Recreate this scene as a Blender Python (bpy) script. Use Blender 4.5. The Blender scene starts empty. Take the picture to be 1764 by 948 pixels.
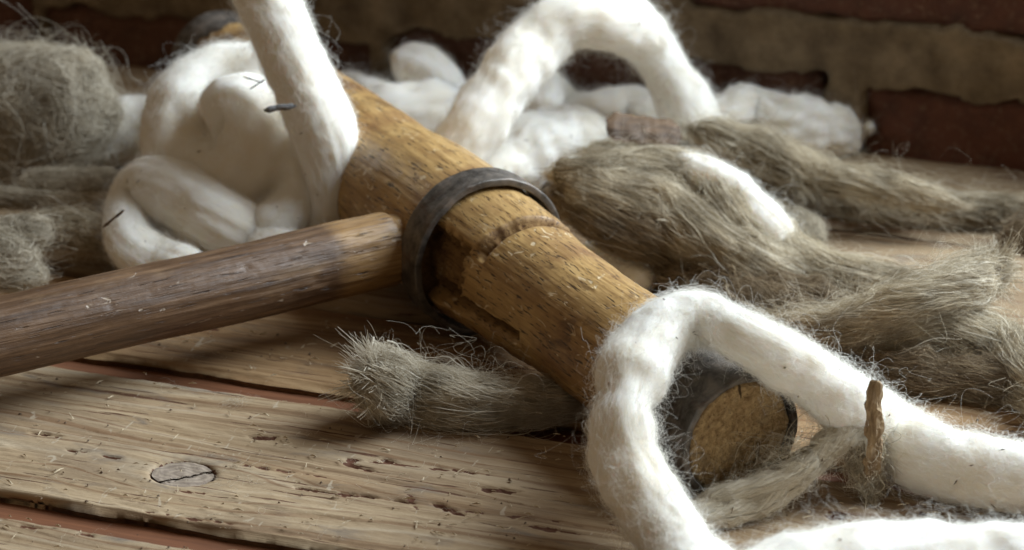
import bpy, bmesh, math, random
import numpy as np
from mathutils import Vector, Matrix

random.seed(7)
rng = np.random.default_rng(7)
S = bpy.context.scene
COL = S.collection

# ------------------------------------------------------------------ camera, light, exposure
H, F, PITCH = 0.402, 4600.0, math.radians(20.5)
cam_d = bpy.data.cameras.new('camera')
cam = bpy.data.objects.new('camera', cam_d)
COL.objects.link(cam)
cam.location = (0, 0, H)
cam.rotation_euler = (math.radians(90) - PITCH, 0, 0)
cam_d.sensor_width = 36.0
cam_d.lens = 36.0 * F / 1764.0
cam_d.clip_start, cam_d.clip_end = 0.01, 50.0
cam_d.dof.use_dof = True
cam_d.dof.focus_distance = 0.965
cam_d.dof.aperture_fstop = 13.0
S.camera = cam

world = bpy.data.worlds.new('World')
S.world = world
world.use_nodes = True
bg = world.node_tree.nodes['Background']
bg.inputs['Color'].default_value = (1.0, 0.74, 0.48, 1)
bg.inputs['Strength'].default_value = 0.15


def area(name, loc, target, sx, sy, power, color):
    d = bpy.data.lights.new(name, 'AREA')
    d.shape = 'RECTANGLE'
    d.size, d.size_y, d.energy, d.color = sx, sy, power, color
    o = bpy.data.objects.new(name, d)
    COL.objects.link(o)
    o.location = loc
    o.rotation_euler = (Vector(target) - Vector(loc)).to_track_quat('-Z', 'Y').to_euler()
    return o


area('window_light', (0.94, 1.27, 0.80), (0.04, 0.95, 0.0), 0.95, 0.9, 47.0, (0.80, 0.91, 1.0))

S.view_settings.view_transform = 'Standard'
S.view_settings.look = 'None'
S.view_settings.exposure = 0.0
S.view_settings.gamma = 1.0
S.view_settings.use_curve_mapping = False
S.cycles.use_denoising = True
S.cycles.max_bounces = 8
S.cycles.diffuse_bounces = 5
S.cycles.transparent_max_bounces = 8

# ------------------------------------------------------------------ helpers
CP, SP = math.cos(PITCH), math.sin(PITCH)


def ray(px, py):
    u, v = (px - 882) / F, (474 - py) / F
    return np.array([u, v * SP + CP, v * CP - SP])


def at(px, py, z=0.0):
    d = ray(px, py)
    t = (z - H) / d[2]
    return np.array([0, 0, H]) + d * t, t


def aty(px, py, y):
    d = ray(px, py)
    t = y / d[1]
    return np.array([0, 0, H]) + d * t, t


def _hash(i, j, k, seed):
    with np.errstate(over='ignore'):
        n = (i.astype(np.int64) * 374761393 + j.astype(np.int64) * 668265263 + k.astype(np.int64) * 1440662683 + seed * 974711) & 0xFFFFFFFF
        n = ((n ^ (n >> 13)) * 1274126177) & 0xFFFFFFFF
        n = n ^ (n >> 16)
    return (n & 0xFFFFFF) / float(0x7FFFFF) - 1.0


def vn(p, seed=0):
    p = np.asarray(p, float)
    f = np.floor(p)
    w = p - f
    w = w * w * w * (w * (w * 6 - 15) + 10)
    i, j, k = f[..., 0], f[..., 1], f[..., 2]
    r = 0
    for a in (0, 1):
        for b in (0, 1):
            for c in (0, 1):
                r = r + _hash(i + a, j + b, k + c, seed) * (w[..., 0] if a else 1 - w[..., 0]) * (w[..., 1] if b else 1 - w[..., 1]) * (w[..., 2] if c else 1 - w[..., 2])
    return r


def fbm(p, o=3, seed=0, gain=0.5):
    p = np.asarray(p, float)
    s, a = 0, 1.0
    for q in range(o):
        s = s + a * vn(p * 2.0 ** q + 17.3 * q, seed + q)
        a *= gain
    return s


def mesh_obj(name, verts, faces, mat=None, parent=None, smooth=True, uv=None):
    me = bpy.data.meshes.new(name)
    me.from_pydata([tuple(v) for v in np.asarray(verts, float)], [], faces)
    if uv is not None:
        l = me.uv_layers.new(name='UVMap')
        li = np.zeros(len(me.loops), int)
        me.loops.foreach_get('vertex_index', li)
        l.data.foreach_set('uv', np.asarray(uv, np.float32)[li].ravel())
    if smooth:
        me.polygons.foreach_set('use_smooth', [True] * len(me.polygons))
    if mat:
        me.materials.append(mat)
    o = bpy.data.objects.new(name, me)
    COL.objects.link(o)
    if parent is not None:
        o.parent = parent
    return o


def empty(name, loc=(0, 0, 0)):
    o = bpy.data.objects.new(name, None)
    o.empty_display_size = 0.02
    o.location = loc
    COL.objects.link(o)
    return o


def tag(o, label=None, cat=None, group=None, kind=None):
    if label: o['label'] = label
    if cat: o['category'] = cat
    if group: o['group'] = group
    if kind: o['kind'] = kind
    return o


def grid_faces(nu, nv, wrap_v=False, wrap_u=False):
    f = []
    for i in range(nu if wrap_u else nu - 1):
        a, b = i * nv, ((i + 1) % nu) * nv
        for j in range(nv if wrap_v else nv - 1):
            k = (j + 1) % nv
            f.append((a + j, a + k, b + k, b + j))
    return f


# ---- material builder
class NT:
    def __init__(s, name):
        s.mat = bpy.data.materials.new(name)
        s.mat.use_nodes = True
        s.t = s.mat.node_tree
        s.b = s.t.nodes['Principled BSDF']
        s.out = s.t.nodes['Material Output']

    def n(s, typ, props=None, **inp):
        nd = s.t.nodes.new(typ)
        for k, v in (props or {}).items():
            setattr(nd, k, v)
        for k, v in inp.items():
            s.set(nd, k, v)
        return nd

    def set(s, nd, key, v):
        key = int(key[1:]) if key[0] == 'i' and key[1:].isdigit() else key
        sock = nd.inputs[key]
        if isinstance(v, bpy.types.NodeSocket):
            s.t.links.new(v, sock)
        else:
            if sock.type == 'RGBA' and len(v) == 3:
                v = (*v, 1)
            sock.default_value = v

    def coord(s, out='Object', scale=(1, 1, 1), loc=(0, 0, 0)):
        c = s.n('ShaderNodeTexCoord')
        m = s.n('ShaderNodeMapping')
        m.inputs['Scale'].default_value = scale
        m.inputs['Location'].default_value = loc
        s.t.links.new(c.outputs[out], m.inputs['Vector'])
        return m.outputs['Vector']

    def noise(s, vec, scale=1.0, detail=3.0, rough=0.5, dist=0.0):
        nd = s.n('ShaderNodeTexNoise', Vector=vec, Scale=scale, Detail=detail, Roughness=rough, Distortion=dist)
        return nd.outputs['Fac']

    def ramp(s, fac, stops):
        nd = s.n('ShaderNodeValToRGB', Fac=fac)
        e = nd.color_ramp.elements
        while len(e) < len(stops):
            e.new(0.5)
        for el, (p, c) in zip(e, stops):
            el.position = p
            el.color = (*c, 1) if len(c) == 3 else c
        return nd.outputs['Color']

    def rampf(s, fac, a, b, lo=0.0, hi=1.0):
        nd = s.n('ShaderNodeMapRange', Value=fac)
        nd.inputs['From Min'].default_value, nd.inputs['From Max'].default_value = a, b
        nd.inputs['To Min'].default_value, nd.inputs['To Max'].default_value = lo, hi
        return nd.outputs['Result']

    def mix(s, fac, a, b, mode='MIX'):
        nd = s.n('ShaderNodeMix', {'data_type': 'RGBA', 'blend_type': mode})
        for i, v in ((0, fac), (6, a), (7, b)):
            if isinstance(v, bpy.types.NodeSocket):
                s.t.links.new(v, nd.inputs[i])
            else:
                nd.inputs[i].default_value = v if i == 0 else (*v, 1)
        return nd.outputs[2]

    def math(s, op, a, b=0.0):
        nd = s.n('ShaderNodeMath', {'operation': op})
        for i, v in ((0, a), (1, b)):
            if isinstance(v, bpy.types.NodeSocket):
                s.t.links.new(v, nd.inputs[i])
            else:
                nd.inputs[i].default_value = v
        return nd.outputs[0]

    def bump(s, h, strength=0.5, dist=0.001, normal=None):
        nd = s.n('ShaderNodeBump', Height=h, Strength=strength, Distance=dist)
        if normal is not None:
            s.t.links.new(normal, nd.inputs['Normal'])
        return nd.outputs['Normal']

    def done(s, **inp):
        for k, v in inp.items():
            s.set(s.b, k.replace('_', ' '), v)
        return s.mat


# ------------------------------------------------------------------ materials
def mat_cotton():
    m = NT('cotton')
    uv = m.coord('UV', (90, 900, 1))
    a = m.noise(uv, 1.0, 4, 0.6, 0.6)
    ob = m.coord('Object', (1, 1, 1))
    b = m.noise(ob, 260, 3, 0.6)
    c = m.noise(ob, 38, 2, 0.5)
    col = m.mix(m.rampf(c, 0.40, 0.68), (0.86, 0.83, 0.77), (0.83, 0.77, 0.66))
    nrm = m.bump(a, 0.40, 0.0006)
    nrm = m.bump(b, 0.25, 0.0006, nrm)
    m.b.subsurface_method = 'RANDOM_WALK'
    return m.done(Base_Color=col, Roughness=1.0, Normal=nrm, Specular_IOR_Level=0.0, Subsurface_Weight=0.6,
                  Subsurface_Radius=(0.006, 0.005, 0.0036), Subsurface_Scale=1.0, Sheen_Weight=0.25, Sheen_Roughness=0.6)


def mat_hair(name, stops, trans=0.25, rough=0.8, spec=0.1):
    m = NT(name)
    hi = m.n('ShaderNodeHairInfo')
    col = m.ramp(hi.outputs['Random'], stops)
    if 'hemp' in name:
        col = m.mix(m.rampf(m.noise(m.coord('Object'), 75, 3, 0.6), 0.42, 0.66, 0, 0.6), col, tuple(0.75 * x for x in stops[0][1]))
    m.done(Base_Color=col, Roughness=rough, Specular_IOR_Level=spec)
    tr = m.n('ShaderNodeBsdfTranslucent', Color=col)
    mx = m.n('ShaderNodeMixShader', Fac=trans)
    m.t.links.new(m.b.outputs[0], mx.inputs[1])
    m.t.links.new(tr.outputs[0], mx.inputs[2])
    m.t.links.new(mx.outputs[0], m.out.inputs['Surface'])
    return m.mat


def mat_oakum_core(name, c0, c1):
    m = NT(name)
    uv = m.coord('UV', (60, 1100, 1))
    a = m.noise(uv, 1.0, 4, 0.65, 1.0)
    b = m.noise(m.coord('Object'), 70, 3, 0.6)
    col = m.mix(m.rampf(a, 0.3, 0.7), c0, c1)
    col = m.mix(m.rampf(b, 0.35, 0.7, 0, 0.5), col, tuple(x * 0.6 for x in c0))
    return m.done(Base_Color=col, Roughness=0.95, Specular_IOR_Level=0.05, Normal=m.bump(a, 1.0, 0.0015))


def mat_head():
    m = NT('mallet_wood')
    v = m.coord('Object', (1, 1, 1))
    st = m.coord('Object', (1, 1, 0.06))
    big = m.noise(v, 28, 4, 0.6)
    grain = m.noise(st, 420, 4, 0.65, 0.3)
    fine = m.noise(m.coord('Object', (1, 1, 0.035)), 1500, 3, 0.6)
    pore = m.noise(m.coord('Object', (1, 1, 0.11)), 1250, 2, 0.5)
    col = m.ramp(grain, [(0.25, (0.23, 0.124, 0.044)), (0.44, (0.375, 0.225, 0.083)), (0.58, (0.47, 0.295, 0.115)), (0.76, (0.57, 0.385, 0.17))])
    col = m.mix(m.rampf(big, 0.48, 0.66, 0, 0.8), col, (0.19, 0.088, 0.033))
    col = m.mix(m.rampf(fine, 0.56, 0.72, 0, 0.55), col, (0.15, 0.075, 0.028))
    col = m.mix(m.rampf(pore, 0.60, 0.66, 0, 0.9), col, (0.055, 0.028, 0.013))
    # pale dents and scuffs
    sc = m.noise(m.coord('Object', (1, 1, 0.45), (3, 1, 2)), 260, 2, 0.5, 1.2)
    sc2 = m.noise(m.coord('Object', (1, 1, 1), (1, 4, 2)), 40, 2, 0.5)
    scm = m.math('MULTIPLY', m.rampf(sc, 0.645, 0.69), m.rampf(sc2, 0.44, 0.56))
    col = m.mix(scm, col, (0.66, 0.52, 0.33))
    # dark stains
    stn = m.noise(m.coord('Object', (1, 1, 0.8), (7, 3, 5)), 55, 5, 0.65, 0.6)
    col = m.mix(m.rampf(stn, 0.57, 0.68, 0, 0.8), col, (0.085, 0.043, 0.022))
    zc_ = m.n('ShaderNodeSeparateXYZ', Vector=v).outputs['Z']
    col = m.mix(m.math('MULTIPLY', m.rampf(zc_, 0.27, 0.34, 0, 0.75), m.rampf(m.noise(v, 45, 5, 0.65, 0.8), 0.46, 0.62)), col, (0.10, 0.055, 0.03))
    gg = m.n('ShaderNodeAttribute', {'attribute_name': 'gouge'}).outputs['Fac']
    col = m.mix(m.math('MULTIPLY', gg, m.rampf(m.noise(v, 350, 4, 0.65), 0.3, 0.6, 0.8, 1.0)), col, m.ramp(gg, [(0.4, (0.10, 0.045, 0.022)), (0.8, (0.06, 0.026, 0.014)), (1.0, (0.012, 0.007, 0.005))]))  # groove and hollow: darker raw wood; the slot's shade is painted in near-black
    h = m.math('ADD', m.math('MULTIPLY', fine, 0.5), m.math('MULTIPLY', m.rampf(pore, 0.61, 0.67), -1.0))
    h = m.math('ADD', h, m.math('MULTIPLY', scm, -0.6))
    h = m.math('ADD', h, m.math('MULTIPLY', m.noise(v, 160, 3, 0.6), 0.7))
    ro = m.rampf(big, 0.3, 0.7, 0.34, 0.52)
    ro = m.math('MAXIMUM', ro, m.math('MULTIPLY', gg, 1.2))
    return m.done(Base_Color=col, Roughness=ro, Normal=m.bump(h, 0.5, 0.0004), Specular_IOR_Level=m.rampf(gg, 0.2, 0.8, 0.5, 0.05))


def mat_endgrain():
    m = NT('end_grain')
    v = m.coord('Object')
    a = m.noise(v, 300, 5, 0.7, 0.5)
    b = m.noise(v, 900, 4, 0.7)
    c = m.noise(v, 90, 3, 0.6)
    col = m.ramp(a, [(0.30, (0.22, 0.13, 0.058)), (0.5, (0.50, 0.335, 0.16)), (0.72, (0.64, 0.46, 0.24))])
    col = m.mix(m.rampf(b, 0.58, 0.68, 0, 0.8), col, (0.10, 0.052, 0.025))
    col = m.mix(m.rampf(c, 0.55, 0.72, 0, 0.5), col, (0.30, 0.24, 0.16))
    rg = m.n('ShaderNodeTexWave', {'wave_type': 'RINGS', 'rings_direction': 'Z'}, Vector=m.coord('Object', (1, 1, 1), (0.014, 0.010, 0)), Scale=150.0, Distortion=5.0, Detail=4.0).outputs['Fac']
    col = m.mix(m.rampf(rg, 0.62, 0.95, 0, 0.22), col, (0.20, 0.12, 0.055))
    ck = m.noise(m.coord('Object', (1, 0.12, 1), (2, 0, 0)), 260, 2, 0.5, 0.8)
    col = m.mix(m.rampf(ck, 0.66, 0.70, 0, 0.9), col, (0.06, 0.032, 0.016))
    return m.done(Base_Color=col, Roughness=0.85, Normal=m.bump(m.math('ADD', a, b), 0.9, 0.0016), Specular_IOR_Level=0.25)


def mat_handle():
    m = NT('handle_wood')
    v = m.coord('Object')
    st = m.coord('Object', (0.05, 1, 1))
    g = m.noise(st, 480, 4, 0.65, 0.3)
    f = m.noise(m.coord('Object', (0.03, 1, 1)), 1500, 3, 0.6)
    big = m.noise(m.coord('Object', (0.5, 1, 1)), 45, 4, 0.6)
    pore = m.noise(m.coord('Object', (0.07, 1, 1), (2, 1, 4)), 1000, 2, 0.5)
    dk = m.ramp(g, [(0.32, (0.058, 0.030, 0.015)), (0.52, (0.125, 0.069, 0.036)), (0.7, (0.205, 0.122, 0.068))])
    lt = m.ramp(g, [(0.32, (0.16, 0.085, 0.033)), (0.52, (0.33, 0.19, 0.075)), (0.7, (0.44, 0.28, 0.125))])
    x = m.n('ShaderNodeSeparateXYZ', Vector=v).outputs['X']
    edge = m.math('ADD', x, m.math('MULTIPLY', m.noise(v, 120, 3, 0.6), 0.010))
    col = m.mix(m.rampf(edge, 0.0680, 0.0600), dk, lt)
    col = m.mix(m.rampf(big, 0.56, 0.70, 0, 0.45), col, (0.34, 0.215, 0.11))
    col = m.mix(m.rampf(f, 0.58, 0.70, 0, 0.6), col, (0.06, 0.03, 0.015))
    col = m.mix(m.rampf(pore, 0.655, 0.70, 0, 0.9), col, (0.035, 0.018, 0.010))
    sc = m.noise(m.coord('Object', (0.3, 1, 1), (5, 2, 1)), 330, 2, 0.5, 1.0)
    scm = m.math('MULTIPLY', m.rampf(sc, 0.67, 0.72), m.rampf(m.noise(v, 50, 2), 0.45, 0.6))
    col = m.mix(scm, col, (0.45, 0.36, 0.27))
    h = m.math('ADD', f, m.math('MULTIPLY', m.rampf(pore, 0.64, 0.70), -1.2))
    h = m.math('ADD', h, m.math('MULTIPLY', m.noise(v, 200, 3), 0.6))
    h = m.math('ADD', h, m.math('MULTIPLY', scm, -0.8))
    return m.done(Base_Color=col, Roughness=m.rampf(big, 0.3, 0.7, 0.30, 0.5), Normal=m.bump(h, 0.6, 0.0006), Specular_IOR_Level=0.5)


def mat_iron():
    m = NT('iron')
    v = m.coord('Object')
    a = m.noise(v, 130, 5, 0.65, 0.4)
    b = m.noise(v, 600, 4, 0.6)
    col = m.ramp(a, [(0.3, (0.05, 0.044, 0.04)), (0.5, (0.13, 0.115, 0.10)), (0.64, (0.18, 0.15, 0.125)), (0.8, (0.20, 0.13, 0.08))])
    rust = m.noise(m.coord('Object', (1, 1, 1), (0.3, 0.1, 0)), 70, 5, 0.7, 0.6)
    col = m.mix(m.rampf(rust, 0.54, 0.68, 0, 0.85), col, (0.085, 0.045, 0.024))
    h = m.math('ADD', a, m.math('MULTIPLY', b, 0.35))
    return m.done(Base_Color=col, Metallic=m.rampf(a, 0.35, 0.7, 0.75, 0.2), Roughness=m.rampf(b, 0.3, 0.7, 0.34, 0.62), Normal=m.bump(h, 0.5, 0.0007), Specular_IOR_Level=0.5)


def mat_plank(name, seed, knots=(), tone=1.0, tint=None):
    m = NT(name)
    v0 = m.n('ShaderNodeTexCoord').outputs['Object']
    sep = m.n('ShaderNodeSeparateXYZ', Vector=v0)
    x, y = sep.outputs['X'], sep.outputs['Y']
    low = m.noise(m.coord('Object', (4, 16, 1), (seed, seed * 2, 0)), 1.0, 3, 0.5)
    yy = m.math('ADD', y, m.math('MULTIPLY', low, 0.05))
    for (kx, ky, kr) in knots:      # the growth lines bow round each knot
        dx, dy = m.math('SUBTRACT', x, kx), m.math('SUBTRACT', y, ky)
        d2 = m.math('ADD', m.math('MULTIPLY', m.math('MULTIPLY', dx, dx), 0.18), m.math('MULTIPLY', dy, dy))
        k = m.math('DIVIDE', kr * kr * 1.3, m.math('ADD', d2, kr * kr * 1.1))
        yy = m.math('SUBTRACT', yy, m.math('MULTIPLY', dy, k))
    cmb = m.n('ShaderNodeCombineXYZ', X=m.math('MULTIPLY', x, 0.02), Y=yy, Z=float(seed)).outputs[0]
    ring = m.noise(cmb, 240, 3, 0.5)
    ring2 = m.noise(cmb, 75, 2, 0.5)
    fine = m.noise(m.coord('Object', (0.035, 1, 1), (seed, 0, 0)), 2400, 3, 0.65)
    blot = m.noise(m.coord('Object', (0.45, 1, 1), (seed, 3, 0)), 24, 4, 0.6)
    blot2 = m.noise(m.coord('Object', (0.4, 1, 1), (seed + 3, 1, 0)), 60, 5, 0.65, 0.4)
    t = tone
    col = m.ramp(ring, [(0.28, (0.24 * t, 0.145 * t, 0.076 * t)), (0.44, (0.44 * t, 0.308 * t, 0.176 * t)), (0.6, (0.54 * t, 0.398 * t, 0.245 * t)), (0.75, (0.60 * t, 0.475 * t, 0.325 * t))])
    col = m.mix(m.rampf(ring2, 0.52, 0.70, 0, 0.45), col, (0.34 * t, 0.20 * t, 0.095 * t))
    col = m.mix(m.rampf(blot, 0.46, 0.68, 0, 0.7), col, (0.27 * t, 0.19 * t, 0.12 * t))
    col = m.mix(m.rampf(blot2, 0.56, 0.70, 0, 0.7), col, (0.20 * t, 0.17 * t, 0.145 * t))
    col = m.mix(m.rampf(fine, 0.56, 0.72, 0, 0.5), col, (0.20 * t, 0.12 * t, 0.06 * t))
    ln = m.math('FRACT', m.math('MULTIPLY', m.math('ADD', yy, m.math('MULTIPLY', ring2, 0.02)), 118.0))
    ln = m.rampf(m.math('ABSOLUTE', m.math('SUBTRACT', ln, 0.5)), 0.035, 0.10, 1.0, 0.0)
    col = m.mix(m.math('MULTIPLY', ln, m.rampf(blot, 0.35, 0.55, 0.15, 0.75)), col, (0.25 * t, 0.135 * t, 0.065 * t))
    crack = m.noise(m.coord('Object', (0.05, 1, 1), (seed + 9, 2, 0)), 420, 2, 0.5, 0.2)
    cm = m.math('MULTIPLY', m.rampf(crack, 0.645, 0.665), m.rampf(blot2, 0.42, 0.52))
    col = m.mix(cm, col, (0.11, 0.05, 0.026))
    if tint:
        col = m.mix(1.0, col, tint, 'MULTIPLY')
    # raw dark heartwood bared by the gouges (attribute carved with the geometry)
    at_ = m.n('ShaderNodeAttribute', {'attribute_name': 'gouge'}).outputs['Fac']
    col = m.mix(m.rampf(m.math('ADD', at_, m.math('MULTIPLY', m.math('SUBTRACT', m.noise(m.coord('Object', (0.25, 1, 1)), 1300, 3, 0.6), 0.5), 0.7)), 0.40, 0.55), col, (0.11, 0.043, 0.021))
    # scratches across the grain
    sc = m.noise(m.coord('Object', (0.5, 0.16, 1), (seed, 5, 0)), 420, 2, 0.5, 1.5)
    scm = m.math('MULTIPLY', m.rampf(sc, 0.68, 0.72), 0.55)
    col = m.mix(scm, col, (0.66 * t, 0.56 * t, 0.42 * t))
    h = m.math('ADD', m.math('MULTIPLY', fine, 0.8), m.math('MULTIPLY', ring, 0.5))
    h = m.math('ADD', h, m.math('MULTIPLY', cm, -1.5))
    h = m.math('ADD', h, m.math('MULTIPLY', m.noise(v0, 500, 4, 0.6), 0.5))
    return m.done(Base_Color=col, Roughness=0.72, Normal=m.bump(h, 0.55, 0.0007), Specular_IOR_Level=0.3)


def mat_subfloor():
    m = NT('under_board')
    a = m.noise(m.coord('Object', (0.06, 1, 1)), 380, 4, 0.6)
    b = m.noise(m.coord('Object'), 30, 3)
    col = m.ramp(a, [(0.3, (0.13, 0.046, 0.02)), (0.7, (0.25, 0.098, 0.042))])
    col = m.mix(m.rampf(b, 0.4, 0.7, 0, 0.5), col, (0.16, 0.07, 0.035))
    return m.done(Base_Color=col, Roughness=0.6, Normal=m.bump(a, 0.4, 0.0006))


def mat_knot():
    m = NT('knot_wood')
    v = m.coord('Object', (0.55, 1, 1))
    w = m.n('ShaderNodeTexWave', {'wave_type': 'RINGS', 'rings_direction': 'Z'}, Vector=v, Scale=150.0, Distortion=6.0, Detail=3.0)
    n = m.noise(m.coord('Object'), 420, 4, 0.6)
    col = m.mix(w.outputs['Fac'], (0.25, 0.195, 0.15), (0.36, 0.285, 0.215))
    col = m.mix(m.rampf(n, 0.5, 0.7, 0, 0.6), col, (0.17, 0.125, 0.095))
    return m.done(Base_Color=col, Roughness=0.75, Normal=m.bump(n, 0.5, 0.0008))


def mat_brick():
    m = NT('old_brick')
    v = m.coord('Object')
    oi = m.n('ShaderNodeObjectInfo').outputs['Random']
    a = m.noise(v, 60, 5, 0.65)
    b = m.noise(v, 300, 4, 0.65)
    base = m.ramp(oi, [(0.0, (0.14, 0.052, 0.030)), (0.5, (0.085, 0.036, 0.024)), (1.0, (0.125, 0.055, 0.032))])
    col = m.mix(m.rampf(a, 0.45, 0.72, 0, 0.8), base, (0.055, 0.025, 0.018))
    col = m.mix(m.rampf(b, 0.54, 0.70, 0, 0.6), col, (0.22, 0.14, 0.09))
    return m.done(Base_Color=col, Roughness=0.9, Normal=m.bump(m.math('ADD', a, b), 0.7, 0.002))


def mat_mortar():
    m = NT('old_mortar')
    v = m.coord('Object')
    a = m.noise(v, 45, 5, 0.65)
    b = m.noise(v, 420, 4, 0.65)
    col = m.ramp(a, [(0.3, (0.09, 0.062, 0.036)), (0.5, (0.185, 0.135, 0.08)), (0.68, (0.28, 0.21, 0.13))])
    col = m.mix(m.rampf(b, 0.58, 0.72, 0, 0.5), col, (0.15, 0.10, 0.06))
    return m.done(Base_Color=col, Roughness=0.95, Normal=m.bump(m.math('ADD', a, b), 0.8, 0.002))


def mat_plain(name, c0, c1, scale=300, rough=0.85, stretch=(1, 1, 1)):
    m = NT(name)
    a = m.noise(m.coord('Object', stretch), scale, 4, 0.65)
    return m.done(Base_Color=m.mix(m.rampf(a, 0.35, 0.65), c0, c1), Roughness=rough, Normal=m.bump(a, 0.7, 0.0008))


COTTON = mat_cotton()
COTTON_HAIR = mat_hair('cotton_fibre', [(0.0, (0.88, 0.86, 0.80)), (1.0, (0.93, 0.92, 0.88))], 0.40, 1.0, 0.0)
HEMP_HAIR = mat_hair('hemp_fibre', [(0.0, (0.33, 0.26, 0.165)), (0.3, (0.58, 0.495, 0.355)), (0.65, (0.78, 0.70, 0.54)), (1.0, (0.93, 0.88, 0.76))], 0.22, 0.6, 0.3)
HEMP_CORE = mat_oakum_core('hemp_core', (0.13, 0.10, 0.06), (0.36, 0.29, 0.19))
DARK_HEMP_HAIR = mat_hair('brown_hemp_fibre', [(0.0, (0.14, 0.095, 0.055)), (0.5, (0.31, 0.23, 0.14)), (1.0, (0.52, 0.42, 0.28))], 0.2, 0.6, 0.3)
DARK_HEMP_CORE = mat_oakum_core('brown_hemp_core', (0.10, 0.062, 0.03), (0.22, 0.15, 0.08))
PALE_HEMP_HAIR = mat_hair('pale_hemp_fibre', [(0.0, (0.58, 0.50, 0.37)), (0.3, (0.74, 0.67, 0.54)), (1.0, (0.86, 0.82, 0.73))], 0.3, 0.8, 0.1)
PALE_HEMP_CORE = mat_oakum_core('pale_hemp_core', (0.60, 0.52, 0.39), (0.76, 0.70, 0.58))
GREY_HEMP_HAIR = mat_hair('grey_hemp_fibre', [(0.0, (0.40, 0.335, 0.24)), (0.5, (0.64, 0.57, 0.45)), (1.0, (0.84, 0.79, 0.68))], 0.25, 0.8, 0.1)
GREY_HEMP_CORE = mat_oakum_core('grey_hemp_core', (0.22, 0.18, 0.12), (0.38, 0.33, 0.25))
HEAD, ENDG, HANDLE, IRON = mat_head(), mat_endgrain(), mat_handle(), mat_iron()
BARK = mat_plain('bark', (0.17, 0.105, 0.05), (0.40, 0.29, 0.17), 500, 0.85, (1, 1, 0.12))
CHIP = mat_plain('chip_wood', (0.06, 0.034, 0.017), (0.16, 0.094, 0.048), 300, 0.7, (0.15, 1, 1))
DEBRIS = mat_plain('plant_debris', (0.07, 0.045, 0.028), (0.22, 0.145, 0.08), 900)
HUSK = mat_plain('grey_husk', (0.10, 0.10, 0.105), (0.30, 0.30, 0.30), 900)
SPLINTER = mat_plain('pale_splinter', (0.48, 0.37, 0.23), (0.66, 0.55, 0.39), 900)
LINT_HAIR = mat_hair('lint_fibre', [(0.0, (0.40, 0.33, 0.23)), (1.0, (0.72, 0.66, 0.55))], 0.3)

# ------------------------------------------------------------------ the floor of planks
A0, _ = at(130, 618)
A1, _ = at(1520, 822)
fx = (A1 - A0) / np.linalg.norm(A1 - A0)
FANG = math.atan2(fx[1], fx[0])
fy = np.array([-fx[1], fx[0], 0])


def to_floor(p):
    d = np.asarray(p) - A0
    return np.array([d @ fx, d @ fy])


def fpx(px, py):
    return to_floor(at(px, py)[0])


floor = empty('floor', A0)
floor.rotation_euler = (0, 0, FANG)
tag(floor, 'worn pine floor of wide grey brown planks with open gaps', kind='structure')

G1 = fpx(220, 903)[1]
G2 = 0.0
G2B = fpx(1640, 676)[1]
G3 = fpx(1590, 408)[1]
GW = 0.0175
edges = [(-0.62, -0.31 - GW), (-0.31, G1 - GW / 2), (G1 + GW / 2, G2 - GW / 2), (G2 + GW / 2, G2B - 0.002), (G2B + 0.002, G3 - 0.005), (G3 + 0.004, G3 + 0.42)]
KN = fpx(315, 815)
KNR = (0.0120, 0.0102)
# gouges: pixel start, end, width mm, depth mm
gouges = []
for (x0, y0, x1, y1, w, d) in [(52, 745, 112, 752, 3.0, 2.2), (600, 790, 622, 795, 5, 2.5), (515, 842, 705, 866, 3.2, 2.6), (825, 842, 895, 846, 5.5, 2.6),
                               (430, 752, 492, 753, 3.6, 2.5), (588, 796, 645, 812, 3.0, 2.0), (660, 790, 680, 796, 4, 2), (750, 868, 795, 888, 4, 2.2),
                               (120, 775, 210, 790, 1.6, 1.5), (640, 795, 860, 818, 1.2, 1.2), (470, 765, 520, 770, 2.4, 2), (560, 556, 585, 558, 4.0, 2.4),
                               (1425, 888, 1465, 892, 8.0, 4.5), (800, 880, 960, 898, 1.3, 1.2), (250, 880, 420, 905, 1.3, 1.3), (1575, 884, 1640, 886, 4, 2.4),
                               (1640, 884, 1662, 908, 3, 2), (330, 560, 420, 575, 1.2, 1.0), (300, 845, 350, 850, 1.2, 1.0), (30, 905, 70, 911, 3, 2), (130, 915, 160, 922, 3, 2),
                               (700, 845, 720, 880, 1.4, 1), (900, 905, 1010, 922, 2, 1.5), (395, 800, 560, 822, 1.1, 1.2), (690, 720, 800, 735, 1.2, 1.0)]:
    a, b = fpx(x0, y0), fpx(x1, y1)
    gouges.append((a, b, w * 0.00068, d * 0.0007))


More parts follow.
